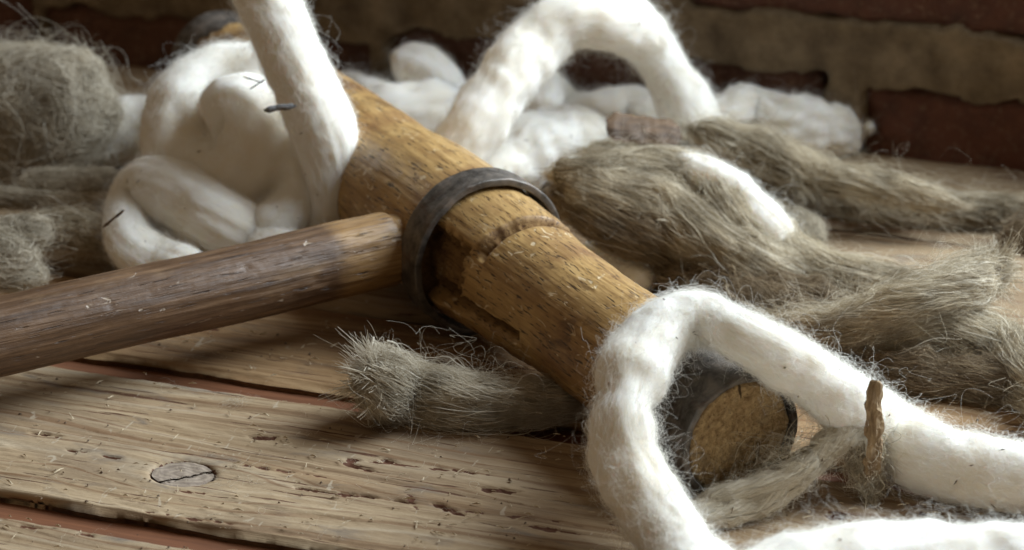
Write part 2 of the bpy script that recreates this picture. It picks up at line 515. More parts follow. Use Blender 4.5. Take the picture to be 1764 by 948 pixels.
def plank(idx, y0, y1, x0, x1, tone, knots=(), res=(0.0022, 0.0012)):
    nx, ny = int((x1 - x0) / res[0]), max(12, int((y1 - y0) / res[1]))
    xs, ys = np.linspace(x0, x1, nx), np.linspace(y0, y1, ny)
    X, Y = np.meshgrid(xs, ys, indexing='ij')
    q = np.stack([X, Y, np.full_like(X, idx * 3.7)], -1)
    Z = 0.00030 * fbm(q * [6, 260, 1], 3, 11 + idx) + 0.00035 * fbm(q * [5, 9, 1], 3, 21 + idx) + 0.00022 * fbm(q * [120, 500, 1], 3, 5)
    G = np.zeros_like(X)
    wob = 0.0011 * fbm(q * [220, 170, 1], 4, 3, 0.65)
    for (a, b, w, d) in gouges:
        ab = b - a
        L2 = ab @ ab
        t = np.clip(((X - a[0]) * ab[0] + (Y - a[1]) * ab[1]) / L2, 0, 1)
        dist = np.hypot(X - a[0] - t * ab[0], Y - a[1] - t * ab[1]) + wob
        ww = w * 0.5 * (0.25 + 1.2 * np.minimum(1, 1.9 * (1 - t)) * np.minimum(1, 6 * t + 0.1) * (0.8 + 0.4 * vn(q * [90, 90, 1], 9)))
        k = np.clip((ww - dist) / (0.00035) + 0.3, 0, 1)
        Z -= d * k * (0.8 + 0.3 * vn(q * [400, 400, 1], 19))
        G = np.maximum(G, k)
    for (kx, ky, kr) in knots:
        e = np.hypot((X - kx) / KNR[0], (Y - ky) / KNR[1])
        k = np.clip((1.0 - e) / 0.06, 0, 1)
        Z -= 0.003 * k
        G = np.maximum(G, np.clip((1.03 - e) / 0.03, 0, 1))
        rim = np.exp(-((e - 1.0) / 0.12) ** 2)
        Z -= 0.0006 * rim
    # worn, ragged edges that fall away into the gap
    for ye, s in ((y0, 1), (y1, -1)):
        dd = (Y - ye) * s
        rag = 0.0020 + 0.0016 * fbm(np.stack([X * 45, np.full_like(X, ye * 50), q[..., 2]], -1), 3, 31)
        Z -= 0.0030 * np.clip(1 - dd / np.maximum(rag * 0.8, 0.0006), 0, 1) ** 1.8
    Yj = Y.copy()
    for ye, col_ in ((y0, 0), (y1, -1)):
        Yj[:, col_] += 0.0011 * fbm(np.stack([xs * 55, np.full_like(xs, ye * 31), np.full_like(xs, idx)], -1), 4, 41)
    V = np.stack([X, Yj, Z], -1).reshape(-1, 3)
    faces = grid_faces(nx, ny)
    n0 = len(V)
    ring = [i * ny for i in range(nx)] + [(nx - 1) * ny + j for j in range(1, ny)] + [i * ny + ny - 1 for i in range(nx - 2, -1, -1)] + [j for j in range(ny - 2, 0, -1)]
    low = V[ring].copy()
    low[:, 2] = -0.0095
    V = np.vstack([V, low])
    m = len(ring)
    for i in range(m):
        j = (i + 1) % m
        faces.append((ring[i], n0 + i, n0 + j, ring[j]))
    faces = [f[::-1] for f in faces]
    o = mesh_obj('plank', V, faces, mat_plank('pine_plank', idx * 1.37 + 0.5, knots, tone, (1.0, 0.86, 0.70) if idx == 3 else None), floor)  # plank under the mallet: warm shadow tone tinted into its wood colour
    g = np.concatenate([G.ravel(), np.zeros(m)])
    a = o.data.attributes.new('gouge', 'FLOAT', 'POINT')
    a.data.foreach_set('value', g.astype(np.float32))
    if o.data.polygons[0].normal.z < 0:
        o.data.flip_normals()
    o.data.update()
    return o


planks = []
for i, (y0, y1) in enumerate(edges):
    kn = [(KN[0], KN[1], 0.012)] if i == 2 else []
    fine_ = i in (1, 2, 3)
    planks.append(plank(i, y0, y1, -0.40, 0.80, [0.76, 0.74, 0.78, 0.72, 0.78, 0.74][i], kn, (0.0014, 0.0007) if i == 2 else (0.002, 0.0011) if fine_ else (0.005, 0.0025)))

sb = mesh_obj('subfloor', [(-0.9, -0.7, -0.0050), (1.3, -0.7, -0.0050), (1.3, G3 + 0.4, -0.0050), (-0.9, G3 + 0.4, -0.0050)], [(0, 1, 2, 3)], mat_subfloor(), floor, False)

# the knot: a separate plug, cracked across
KNOT = mat_knot()
for half in (0, 1):
    nr, na = 10, 40
    vs, fs = [], []
    for i in range(nr + 1):
        for j in range(na):
            th = 2 * math.pi * j / na
            r = i / nr * 0.955
            vs.append((KNR[0] * r * math.cos(th), KNR[1] * r * math.sin(th), 0))
    vs = np.array(vs)
    # the crack line splits the plug: each half is clamped to its own side
    cx0, cy0, cx1, cy1 = -0.005, -0.0085, 0.010, 0.0075
    nrm = np.array([-(cy1 - cy0), cx1 - cx0]); nrm = nrm / np.linalg.norm(nrm)
    sd = (vs[:, 0] - cx0) * nrm[0] + (vs[:, 1] - cy0) * nrm[1] + 0.0007 * vn(vs * 400, 4)
    gap = 0.0004
    if half == 0:
        push = np.minimum(0, sd - gap)
    else:
        push = np.maximum(0, sd + gap)
    vs[:, :2] -= push[:, None] * nrm[None]
    vs[:, 2] = -0.0006 + 0.0004 * fbm(vs * [300, 300, 1], 3, 7) - 0.0005 * half
    fs = grid_faces(nr + 1, na, wrap_v=True)
    k = mesh_obj('knot', vs, fs, KNOT, planks[2])
    k.location = (KN[0], KN[1], 0)
    if half == 0:
        k['label'] = 'grey oval knot with a dark crack across it'
    if k.data.polygons[na * 5].normal.z < 0:
        k.data.flip_normals()

# ------------------------------------------------------------------ brick wall
W0, _ = at(200, 114)
W1, _ = at(1480, 263)
wx = (W1 - W0) / np.linalg.norm(W1 - W0)
WANG = math.atan2(wx[1], wx[0])
wy = np.array([-wx[1], wx[0], 0])
wall = empty('brick_wall', W0)
wall.rotation_euler = (0, 0, WANG)
tag(wall, 'old dark red brick wall with thick smeared mortar behind the floor', 'wall')


def wpx(px, py):
    d = ray(px, py)
    t = ((W0 - np.array([0, 0, H])) @ wy) / (d @ wy)
    p = np.array([0, 0, H]) + d * t - W0
    return p @ wx, p[2]


bricks = []
zt = wpx(350, 28)[1]
xs_ = [wpx(78, 60)[0], wpx(657, 90)[0], wpx(665, 90)[0], wpx(1421, 130)[0], wpx(1484, 200)[0]]
ztr = wpx(1600, 158)[1]
bricks.append((xs_[0], xs_[1], -0.03, wpx(400, 36)[1]))
bricks.append((xs_[2], xs_[3], -0.03, wpx(1150, 92)[1]))
bricks.append((xs_[4], xs_[4] + 0.215, -0.03, ztr))
bricks.append((xs_[0] - 0.24, xs_[0] - 0.004, -0.03, zt + 0.012))
z2 = wpx(1500, 48)[1]
print('WALLZ', [round(wpx(*p)[1] * 100, 2) for p in ((90, 22), (655, 50), (670, 50), (1220, 95), (1420, 112), (1480, 150), (1760, 165), (1250, 22), (1760, 80))])
for k in range(-3, 4):
    xa = wpx(1190, 20)[0] + k * 0.225
    bricks.append((xa, xa + 0.208, z2 + 0.001 * k, z2 + 0.062))
BR = mat_brick()
for (x0, x1, z0, z1) in bricks:
    # rounded, pitted block
    bm = bmesh.new()
    bmesh.ops.create_cube(bm, size=1)
    bmesh.ops.subdivide_edges(bm, edges=bm.edges[:], cuts=14, use_grid_fill=True)
    P = np.array([v.co[:] for v in bm.verts])
    P = P * [x1 - x0, 0.09, z1 - z0]
    hd = np.array([x1 - x0, 0.09, z1 - z0]) / 2
    rr = 0.006
    inner = np.clip(P, -hd + rr, hd - rr)
    d = P - inner
    ln = np.linalg.norm(d, axis=1, keepdims=True)
    P = inner + np.where(ln > 1e-9, d / np.maximum(ln, 1e-9) * np.minimum(ln, rr), 0)
    P = P + [(x0 + x1) / 2, 0.045, (z0 + z1) / 2]
    P += 0.0030 * np.stack([fbm(P * 70, 4, 51), fbm(P * 60, 3, 61), fbm(P * 60, 3, 71)], -1)
    for v, p in zip(bm.verts, P):
        v.co = p
    me = bpy.data.meshes.new('brick')
    bm.to_mesh(me)
    bm.free()
    me.polygons.foreach_set('use_smooth', [True] * len(me.polygons))
    me.materials.append(BR)
    o = bpy.data.objects.new('brick', me)
    COL.objects.link(o)
    o.parent = wall
# mortar: proud and smeared in the joints, sunk behind each brick face
xs = np.linspace(-0.55, 0.75, 420)
zs = np.linspace(-0.03, 0.15, 90)
X, Z = np.meshgrid(xs, zs, indexing='ij')
q = np.stack([X, np.zeros_like(X), Z], -1)
ins = np.full_like(X, -1.0)
wob = 0.0032 * fbm(q * 55, 3, 81)
for (x0, x1, z0, z1) in bricks:
    d = np.minimum(np.minimum(X - x0, x1 - X), np.minimum(Z - z0, z1 - Z)) + wob - 0.002
    ins = np.maximum(ins, d)
Y = -0.0045 - 0.0025 * fbm(q * 30, 4, 91) + 0.03 * np.clip(ins / 0.003, 0, 1)
V = np.stack([X, Y, Z], -1).reshape(-1, 3)
mo = mesh_obj('mortar', V, grid_faces(len(xs), len(zs)), mat_mortar(), wall)
if mo.data.polygons[0].normal.y > 0:
    mo.data.flip_normals()

# ------------------------------------------------------------------ the caulking mallet
RF, RRING, RC = 0.0237, 0.0338, 0.0304
FZ, RZ = 0.0246, 0.0455
Fp, _ = at(1276, 757, FZ)
Rp, _ = at(372, 98, RZ)
ax = Rp - Fp
HL = np.linalg.norm(ax)
ax = ax / HL
# a point on the axis for a pixel: closest point of the pixel's ray


def axis_s(px, py):
    d = ray(px, py); d = d / np.linalg.norm(d)
    c0 = np.array([0, 0, H])
    w = Fp - c0
    b = ax @ d
    return (b * (d @ w) - ax @ w) / (1 - b * b)


S_RING = axis_s(826, 437)
S_HAND = axis_s(785, 408)
S_GROOVE = axis_s(912, 488)
mallet = empty('caulking_mallet')
zloc = Vector(ax)
M0 = Fp + ax * S_HAND
# handle direction: perpendicular to the head, through the pixel where the handle leaves the frame
hp, _ = at(0, 580, 0.029)
xloc = Vector(hp - M0).normalized()
yloc = zloc.cross(xloc).normalized()
hdir = xloc.copy()
xloc = yloc.cross(zloc).normalized()
mallet.matrix_world = Matrix((( xloc.x, yloc.x, zloc.x, Fp[0]), (xloc.y, yloc.y, zloc.y, Fp[1]), (xloc.z, yloc.z, zloc.z, Fp[2]), (0, 0, 0, 1)))
tag(mallet, 'worn wooden mallet with iron rings round its long head, lying on the planks', 'mallet')
MW = mallet.matrix_world.copy()
MI = np.array(MW.inverted())
print('MALLET', HL, S_RING, S_HAND, S_GROOVE, 'handle end', hp, 'F', Fp, 'R', Rp, 'wall ang', math.degrees(WANG), 'floor ang', math.degrees(FANG))


def cyl_hit(px, py, r):
    o = (MI @ np.array([0, 0, H, 1]))[:3]
    dd = (MI @ np.append(ray(px, py), 0))[:3]
    a = dd[0] ** 2 + dd[1] ** 2
    b = 2 * (o[0] * dd[0] + o[1] * dd[1])
    c = o[0] ** 2 + o[1] ** 2 - r * r
    D = b * b - 4 * a * c
    D = max(D, 0)
    t = (-b - math.sqrt(D)) / (2 * a)
    p = o + dd * t
    return math.atan2(p[1], p[0]), p[2]


RFR = 0.0240
sl = [cyl_hit(*p, RFR) for p in ((795, 505), (897, 572), (905, 605), (845, 590), (800, 555))]
print('SLOT', sl)
prof = [(0.0, RF - 0.0022), (0.002, RF - 0.0016), (0.030, RF - 0.0012), (0.034, RF + 0.0002), (0.06, RFR), (S_GROOVE - 0.008, RFR + 0.0010), (S_GROOVE - 0.003, RFR + 0.0016),
        (S_GROOVE - 0.0018, RFR + 0.0006), (S_GROOVE - 0.001, RFR - 0.0014), (S_GROOVE + 0.003, RFR - 0.0012), (S_GROOVE + 0.0045, RC - 0.0038), (S_GROOVE + 0.010, RC - 0.003), (S_RING - 0.006, RC - 0.0018), (S_RING, RC - 0.0012),
        (S_RING + 0.01, RC), (S_HAND + 0.03, RC + 0.0002), (S_HAND + 0.06, RC - 0.0018), (HL - 0.07, RF + 0.0042), (HL - 0.035, RF + 0.0006), (HL, RF - 0.0014)]
pz, pr = np.array([p[0] for p in prof]), np.array([p[1] for p in prof])
zz = np.unique(np.concatenate([np.arange(0, HL, 0.0011), [HL]]))
na = 288
TH = np.linspace(0, 2 * np.pi, na, endpoint=False)
Zg, Tg = np.meshgrid(zz, TH, indexing='ij')
Rg = np.interp(Zg, pz, pr)
q = np.stack([np.cos(Tg) * 0.03, np.sin(Tg) * 0.03, Zg], -1)
free = np.clip((Zg - 0.036) / 0.004, 0, 1) * np.clip((HL - 0.036 - Zg) / 0.004, 0, 1)
groove = np.exp(-((Zg - S_GROOVE - 0.0022) / 0.0034) ** 4)
Rg = Rg + free * (0.00040 * fbm(q * 40, 3, 101) + 0.00010 * fbm(q * [700, 700, 40], 2, 111) + 0.00010 * fbm(q * 220, 3, 121)) + groove * 0.0009 * fbm(q * 300, 3, 131)
# dents
for _ in range(70):
    c = q[rng.integers(0, len(zz)), rng.integers(0, na)]
    rd = rng.uniform(0.0012, 0.003)
    dd = np.sqrt(((q - c) ** 2 * [1, 1, 0.45]).sum(-1))
    Rg -= free * rng.uniform(0.0002, 0.0007) * np.clip(1 - dd / rd, 0, 1)
# the slot sawn through the head and the broken flat beside the ring
th0 = np.unwrap([s[0] for s in sl])
zs0, zs1 = sl[1][1], S_RING - 0.003
SW0, SW1 = min(th0[0], th0[1]), max(th0[0], th0[1])
thm = np.mean([th0[0], th0[1]])
zk = np.clip((Zg - zs0) / (zs1 - zs0), -0.2, 1.2)
the = th0[1] + (th0[0] - th0[1]) * np.clip((Zg - sl[1][1]) / (sl[0][1] - sl[1][1]), -0.2, 1.4)
dth = (Tg - the + np.pi) % (2 * np.pi) - np.pi
dirn = np.sign(np.mean([th0[2], th0[4]]) - thm)
u = dth * dirn * RFR        # metres below the slot's upper edge
raggd = 0.0006 * fbm(q * [200, 200, 120], 3, 141)
wz = np.clip((Zg - zs0 + raggd) / 0.0012, 0, 1) * np.clip((zs1 - Zg) / 0.0012, 0, 1)
taper = 0.0062 + 0.0012 * np.clip(zk, 0, 1)
slot = wz * np.clip((u + 0.0002 + raggd * 0.5) / 0.0009, 0, 1) * np.clip((taper - u) / 0.0010, 0, 1)
Rg -= 0.017 * slot
# the cheek below the slot stands out further than the near half
wl = np.clip((Zg - zs0 + 0.002 + raggd) / 0.004, 0, 1) * np.clip((zs1 + 0.004 - Zg) / 0.002, 0, 1)
lip = wl * np.clip((u - taper + 0.0008) / 0.0009, 0, 1) * np.clip((0.034 - u) / 0.008, 0, 1)
Rg = np.where(lip > 0, Rg * (1 - lip) + lip * (RFR + 0.0006 + 0.0048 * np.clip(zk, 0, 1) + 0.0004 * fbm(q * 120, 3, 145)), Rg)
# below this angle the groove runs out: the near half is whole up to a broken edge, then a dark hollow up to the ring
ta, zc = cyl_hit(816, 436, RFR)[0], cyl_hit(803, 488, RFR)[1]
dta = ((Tg - ta + np.pi) % (2 * np.pi) - np.pi) * RFR
low_ = np.clip((-dta + 0.0015 + 0.0015 * vn(q * 300, 152)) / 0.002, 0, 1) * np.clip((dta + 0.030) / 0.004, 0, 1)
zed = zc + 0.0012 * fbm(q * [160, 160, 0], 3, 153)
fill = low_ * np.clip((zed - Zg) / 0.0008, 0, 1) * np.clip((Zg - S_GROOVE + 0.006) / 0.003, 0, 1)
Rg = np.where(slot + lip + (u > taper) > 0.02, Rg, Rg * (1 - fill) + (RFR + 0.0012) * fill)
groove = groove * (1 - low_)
chip = low_ * np.clip((Zg - zed) / 0.0008, 0, 1) * np.clip((S_RING + 0.006 - Zg) / 0.002, 0, 1) * (1 - slot) * (1 - lip)
Rg = Rg * (1 - chip) + (0.0222 + 0.0008 * fbm(q * 250, 3, 154)) * chip
V = np.stack([np.cos(Tg) * Rg, np.sin(Tg) * Rg, Zg], -1).reshape(-1, 3)
faces = grid_faces(len(zz), na, wrap_v=True)
faces.append(tuple((len(zz) - 1) * na + j for j in range(na)))
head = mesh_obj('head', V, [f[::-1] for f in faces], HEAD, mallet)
ga = head.data.attributes.new('gouge', 'FLOAT', 'POINT')
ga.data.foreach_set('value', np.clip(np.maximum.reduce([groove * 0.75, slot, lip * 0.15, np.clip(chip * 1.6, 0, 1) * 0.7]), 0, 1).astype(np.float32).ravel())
tag(head, 'honey coloured wooden head with a sawn slot')
bm = bmesh.new(); bm.from_mesh(head.data); bmesh.ops.recalc_face_normals(bm, faces=bm.faces[:]); bm.to_mesh(head.data); bm.free()

# struck face: rough end grain, slightly dished, worn over at the edge
nr, na2 = 46, 160
rr_, tt_ = np.meshgrid(np.linspace(0, 1, nr), np.linspace(0, 2 * np.pi, na2, endpoint=False), indexing='ij')
rad = rr_ * (RF - 0.0024)
q = np.stack([np.cos(tt_) * rad, np.sin(tt_) * rad, np.zeros_like(rad)], -1)
zf = 0.0008 + 0.0007 * fbm(q * 130, 4, 161) + 0.0005 * fbm(q * 500, 3, 171) + 0.0022 * np.clip((rr_ - 0.9) / 0.1, 0, 1) ** 2
q[..., 2] = zf
fc = mesh_obj('struck_face', q.reshape(-1, 3), grid_faces(nr, na2, wrap_v=True), ENDG, mallet)
if fc.data.polygons[na2 * 20].normal.z > 0:
    fc.data.flip_normals()


def ring(name, z0, z1, ri, ro, bev, parent, seed, off=(0, 0), wav=0.0003, label=None):
    nb = 5
    pts = []
    for (cx, cz, a0) in ((ro - bev, z1 - bev, 90), (ro - bev, z0 + bev, 0), (ri + bev * .6, z0 + bev * .6, -90), (ri + bev * .6, z1 - bev * .6, -180)):
        b = bev if cx > (ri + ro) / 2 else bev * .6
        for k in range(nb):
            a = math.radians(a0 - 90 * k / (nb - 1))
            pts.append((cx + b * math.cos(a), cz + b * math.sin(a)))
    # extra rows across the outer face
    P = []
    for i, p in enumerate(pts):
        P.append(p)
        nx_ = pts[(i + 1) % len(pts)]
        if math.dist(p, nx_) > 0.003:
            for k in range(1, 8):
                P.append((p[0] + (nx_[0] - p[0]) * k / 8, p[1] + (nx_[1] - p[1]) * k / 8))
    P = np.array(P)
    n, m = 220, len(P)
    T = np.linspace(0, 2 * np.pi, n, endpoint=False)
    Tm, Rm = np.meshgrid(T, P[:, 0], indexing='ij')
    Zm = np.broadcast_to(P[:, 1], Tm.shape).copy()
    q = np.stack([np.cos(Tm) * 0.03, np.sin(Tm) * 0.03, Zm], -1)
    Rm = Rm + wav * fbm(q * 90, 3, seed) + wav * 0.5 * fbm(q * 350, 3, seed + 3)
    Zm += wav * 1.2 * fbm(q * [70, 70, 1], 3, seed + 9)
    V = np.stack([np.cos(Tm) * Rm + off[0], np.sin(Tm) * Rm + off[1], Zm], -1).reshape(-1, 3)
    o = mesh_obj(name, V, grid_faces(n, m, wrap_v=True, wrap_u=True), IRON, parent)
    bm = bmesh.new(); bm.from_mesh(o.data); bmesh.ops.recalc_face_normals(bm, faces=bm.faces[:]); bm.to_mesh(o.data); bm.free()
    if label: o['label'] = label
    return o


# loose ring hangs down on the head: shift along gravity inside the mallet's frame
dn = (MI @ np.array([0, 0, -1, 0]))[:3]
ring('iron_ring', S_RING - 0.0075, S_RING + 0.0075, RRING - 0.0030, RRING, 0.0007, mallet, 201, (dn[0] * 0.0006, dn[1] * 0.0006), 0.00028, label='dark iron ring round the middle of the head')
zb = 2 * S_HAND - S_RING + 0.012
ring('iron_ring', zb - 0.004, zb + 0.004, RC - 0.0006, RC + 0.0012, 0.0006, mallet, 231, label='thin iron ring behind the handle') if False else None
ring('ferrule', -0.0004, 0.034, RF - 0.0024, RF, 0.0009, mallet, 211, label='dark iron ferrule round the near struck face')
ring('ferrule', HL - 0.034, HL + 0.0004, RF - 0.0024, RF, 0.0009, mallet, 221, label='dark iron ferrule on the far end by the wall')

# handle: shouldered rod, axis = local x of the mallet
hx = np.concatenate([[0.0, 0.024, 0.0295], [0.0310, 0.0322, 0.034], np.linspace(0.037, 0.39, 240), [0.3915, 0.3925]])
hr = np.interp(hx, [0, 0.0295, 0.0310, 0.0322, 0.034, 0.06, 0.2, 0.3915, 0.3925], [0.0132, 0.0132, 0.0136, 0.0148, 0.0152, 0.0153, 0.0150, 0.0142, 0.010])
na3 = 112
Xg, Tg = np.meshgrid(hx, np.linspace(0, 2 * np.pi, na3, endpoint=False), indexing='ij')
Rg = np.broadcast_to(hr[:, None], Xg.shape).copy()
q = np.stack([Xg, np.cos(Tg) * 0.015, np.sin(Tg) * 0.015], -1)
Rg += 0.00045 * fbm(q * [20, 60, 60], 3, 301) + 0.00022 * fbm(q * [40, 800, 800], 2, 311)
for _ in range(60):
    c = q[rng.integers(6, len(hx)), rng.integers(0, na3)]
    rd = rng.uniform(0.001, 0.003)
    dd = np.sqrt(((q - c) ** 2 * [0.5, 1, 1]).sum(-1))
    Rg -= rng.uniform(0.0002, 0.0006) * np.clip(1 - dd / rd, 0, 1)
V = np.stack([Xg, np.cos(Tg) * Rg, np.sin(Tg) * Rg], -1).reshape(-1, 3)
faces = grid_faces(len(hx), na3, wrap_v=True) + [tuple(range(na3)), tuple((len(hx) - 1) * na3 + j for j in range(na3))]
ho = mesh_obj('handle', V, faces, HANDLE, mallet)
ho['label'] = 'dark brown round handle, paler where it enters the head'
ho.location = (0, 0, S_HAND)
hd = Vector(MI[:3, :3] @ np.array(hdir))
ho.rotation_euler = (0, -math.atan2(hd.z, hd.x), 0)      # the handle sits a little askew in its socket
bm = bmesh.new(); bm.from_mesh(ho.data); bmesh.ops.recalc_face_normals(bm, faces=bm.faces[:]); bm.to_mesh(ho.data); bm.free()

# ------------------------------------------------------------------ fibres
def path(entries, step=0.0022):
    P, R = [], []
    for e in entries:
        px, py, rp = e[:3]
        mode = e[3] if len(e) > 3 else None
        if mode is None:
            z = 0.015
            for _ in range(6):
                p, t = at(px, py, z)
                z = rp * t / F * 0.94
        elif mode == 'y':
            p, t = aty(px, py, e[4])
            if p[2] < rp * t / F * 0.9:          # never below the floor
                z = 0.015
                for _ in range(6):
                    p, t = at(px, py, z)
                    z = rp * t / F * 0.94
        else:
            p, t = at(px, py, mode * 0.01)
        P.append(p); R.append(rp * t / F)
    P, R = np.array(P), np.array(R)
    Q = np.column_stack([P, R])
    E = np.vstack([2 * Q[0] - Q[1], Q, 2 * Q[-1] - Q[-2]])
    out = []
    for i in range(1, len(E) - 2):
        p0, p1, p2, p3 = E[i - 1:i + 3]
        n = 24
        for t in np.linspace(0, 1, n, endpoint=False):
            out.append(0.5 * ((2 * p1) + (-p0 + p2) * t + (2 * p0 - 5 * p1 + 4 * p2 - p3) * t * t + (-p0 + 3 * p1 - 3 * p2 + p3) * t ** 3))
    out.append(Q[-1])
    out = np.array(out)
    s = np.concatenate([[0], np.cumsum(np.linalg.norm(np.diff(out[:, :3], axis=0), axis=1))])
    n = max(8, int(s[-1] / step))
    ss = np.linspace(0, s[-1], n)
    Q = np.column_stack([np.interp(ss, s, out[:, k]) for k in range(4)])
    return frames(Q[:, :3], np.maximum(Q[:, 3], 0.001), ss)


def frames(P, R, ss):
    T = np.gradient(P, axis=0)
    T /= np.linalg.norm(T, axis=1, keepdims=True)
    N = np.zeros_like(P)
    n = np.cross(T[0], [0, 0, 1.0])
    if np.linalg.norm(n) < 1e-3: n = np.array([1.0, 0, 0])
    for i in range(len(P)):
        n = n - (n @ T[i]) * T[i]
        n /= np.linalg.norm(n)
        N[i] = n
    B = np.cross(T, N)
    return dict(P=P, R=R, T=T, N=N, B=B, s=ss, L=ss[-1])


def capr(pt, cap=0.9):
    s, L = pt['s'], pt['L']
    a = np.clip(s / (pt['R'][0] * cap), 0, 1)
    b = np.clip((L - s) / (pt['R'][-1] * cap), 0, 1)
    return np.sqrt(np.clip(1 - (1 - a) ** 2, 0.002, 1)) * np.sqrt(np.clip(1 - (1 - b) ** 2, 0.002, 1))


def tube_mesh(name, pt, mat, parent, seed, lump=0.10, mid=0.06, streak=0.03, nseg=72, scale=1.0, twist=25.0):
    P, R, T, N, B, s = (pt[k] for k in 'PRTNBs')
    n = len(P)
    cr = capr(pt)
    th = np.linspace(0, 2 * np.pi, nseg, endpoint=False)
    C, Sn = np.cos(th), np.sin(th)
    D = N[:, None] * C[None, :, None] + B[:, None] * Sn[None, :, None]
    base = P[:, None] + D * (R * cr)[:, None, None]
    rm = R.mean()
    q = base / rm
    tw = th[None] + twist * s[:, None]
    qs = np.stack([np.cos(tw) * 3.2, np.sin(tw) * 3.2, np.broadcast_to(s[:, None] / rm * 0.35, tw.shape)], -1)
    disp = lump * fbm(q * 0.8, 2, seed) + mid * fbm(q * 2.2, 3, seed + 10) + streak * fbm(qs, 3, seed + 20)
    base = base + D * (disp * (R * cr)[:, None])[..., None]
    base[..., 2] = np.where(base[..., 2] < 0.0008, 0.0008 + 0.0001 * C, base[..., 2])
    V = base.reshape(-1, 3)
    uv = np.stack([np.broadcast_to(s[:, None], tw.shape), np.broadcast_to(tw * rm, tw.shape)], -1).reshape(-1, 2)
    faces = grid_faces(n, nseg, wrap_v=True) + [tuple(range(nseg))[::-1], tuple((n - 1) * nseg + j for j in range(nseg))]
    o = mesh_obj(name, V, [f[::-1] for f in faces], mat, parent, True, uv)
    pt['disp'] = disp * cr[:, None]
    pt['cr'] = cr
    return o


def hair_obj(name, pts, rad, mat, parent, taper=True):
    """pts (n,m,3); rad (n,) root radius"""
    n, m = pts.shape[:2]
    hc = bpy.data.hair_curves.new(name)
    hc.add_curves([m] * n)
    hc.attributes['position'].data.foreach_set('vector', np.ascontiguousarray(pts, np.float32).ravel())
    ra = hc.attributes.get('radius') or hc.attributes.new('radius', 'FLOAT', 'POINT')
    prof = np.linspace(1, 0.45, m) if taper else np.ones(m)
    ra.data.foreach_set('value', (np.asarray(rad)[:, None] * prof[None]).astype(np.float32).ravel())
    hc.materials.append(mat)
    o = bpy.data.objects.new(name, hc)
    COL.objects.link(o)
    if parent is not None:
        o.parent = parent
    tag(o, kind='stuff')
    return o


def strands(pt, count, ln, rho=(0.93, 1.03), lift=(0.0, 0.001), wild=0.1, wildlift=0.004, curl=0.0006, twist=25.0, m=8, seed=0, locks=0, over=0.0, phiw=0.4, surf=True, fray=0.0, fray_len=0.02):
    g = np.random.default_rng(seed)
    L = pt['L']
    ell = g.uniform(ln[0], ln[1], count)
    ell = np.minimum(ell, L * 0.9)
    o1 = over * np.abs(g.normal(0, 1, count)); o2 = over * np.abs(g.normal(0, 1, count))
    s0 = -o1 + g.random(count) * np.maximum(L + o1 + o2 - ell, 1e-4)
    sg = np.where(g.random(count) < 0.5, 1, -1)
    s0 = np.where(sg < 0, s0 + ell, s0)
    tj = np.linspace(0, 1, m)
    sj = s0[:, None] + sg[:, None] * ell[:, None] * tj[None]
    sc = np.clip(sj, 0, L)
    ex = sj - sc
    idx = sc / L * (len(pt['s']) - 1)

    def ip(A):
        i0 = np.clip(idx.astype(int), 0, len(A) - 2)
        w = idx - i0
        return A[i0] * (1 - w)[..., None] + A[i0 + 1] * w[..., None] if A.ndim > 1 else A[i0] * (1 - w) + A[i0 + 1] * w
    P, T, N, B, R = ip(pt['P']), ip(pt['T']), ip(pt['N']), ip(pt['B']), ip(pt['R'])
    cr = ip(pt['cr']) if surf and 'cr' in pt else 1.0
    if locks:
        lk = g.integers(0, locks, count)
        pl = g.uniform(0, 2 * np.pi, locks)[lk]
        rl = np.sqrt(g.uniform(0.25, 1.0, locks))[lk]
        lw = 0.5 / math.sqrt(locks)
        phw = np.sin(sj * g.uniform(12, 40, locks)[lk][:, None] + g.uniform(0, 6, locks)[lk][:, None]) * 0.35
        phi0 = pl + g.normal(0, lw, count)
        rho0 = np.clip(rl + g.normal(0, 0.07, count), 0.1, 1.06)
        rlw = 1 + 0.09 * np.sin(sj * g.uniform(15, 60, locks)[lk][:, None] + g.uniform(0, 6, locks)[lk][:, None])
        phi = phi0[:, None] + phw
    else:
        phi0 = g.uniform(0, 2 * np.pi, count)
        rho0 = g.uniform(rho[0], rho[1], count)
        phi = np.broadcast_to(phi0[:, None], sj.shape).copy()
    phi = phi + twist * sj + g.normal(0, phiw, count)[:, None] * tj[None]
    li = g.uniform(lift[0], lift[1], count)
    w = g.random(count) < wild
    li = np.where(w, g.exponential(wildlift, count), li)
    rr = R * cr * rho0[:, None] * (rlw if locks else 1.0) + li[:, None] * tj[None] ** 1.6
    if surf and 'disp' in pt:
        ph = ((phi - twist * sj * 0) % (2 * np.pi)) / (2 * np.pi) * pt['disp'].shape[1]
        ii = np.clip(idx.round().astype(int), 0, len(pt['s']) - 1)
        rr = rr + R * pt['disp'][ii, ph.astype(int) % pt['disp'].shape[1]] * rho0[:, None]
    if fray > 0:
        k = np.clip((fray_len - sj) / fray_len, 0, 2.0)
        rr = rr * (1 + fray * k ** 1.5)
    X = P + (N * np.cos(phi)[..., None] + B * np.sin(phi)[..., None]) * rr[..., None] + T * ex[..., None]
    for k in range(3):
        f = g.uniform(0.4, 1.6, (count, 1)) * (k + 1)
        amp = g.normal(0, 1, (count, 3)) * np.where(w, 2.2, 1.0)[:, None] * curl / (k + 1)
        X = X + amp[:, None, :] * (np.sin(2 * np.pi * (f * tj[None]) + g.uniform(0, 6.3, (count, 1))))[..., None]
    X[..., 2] = np.maximum(X[..., 2], 0.0006 + 0.0005 * g.random((count, 1)))
    return X


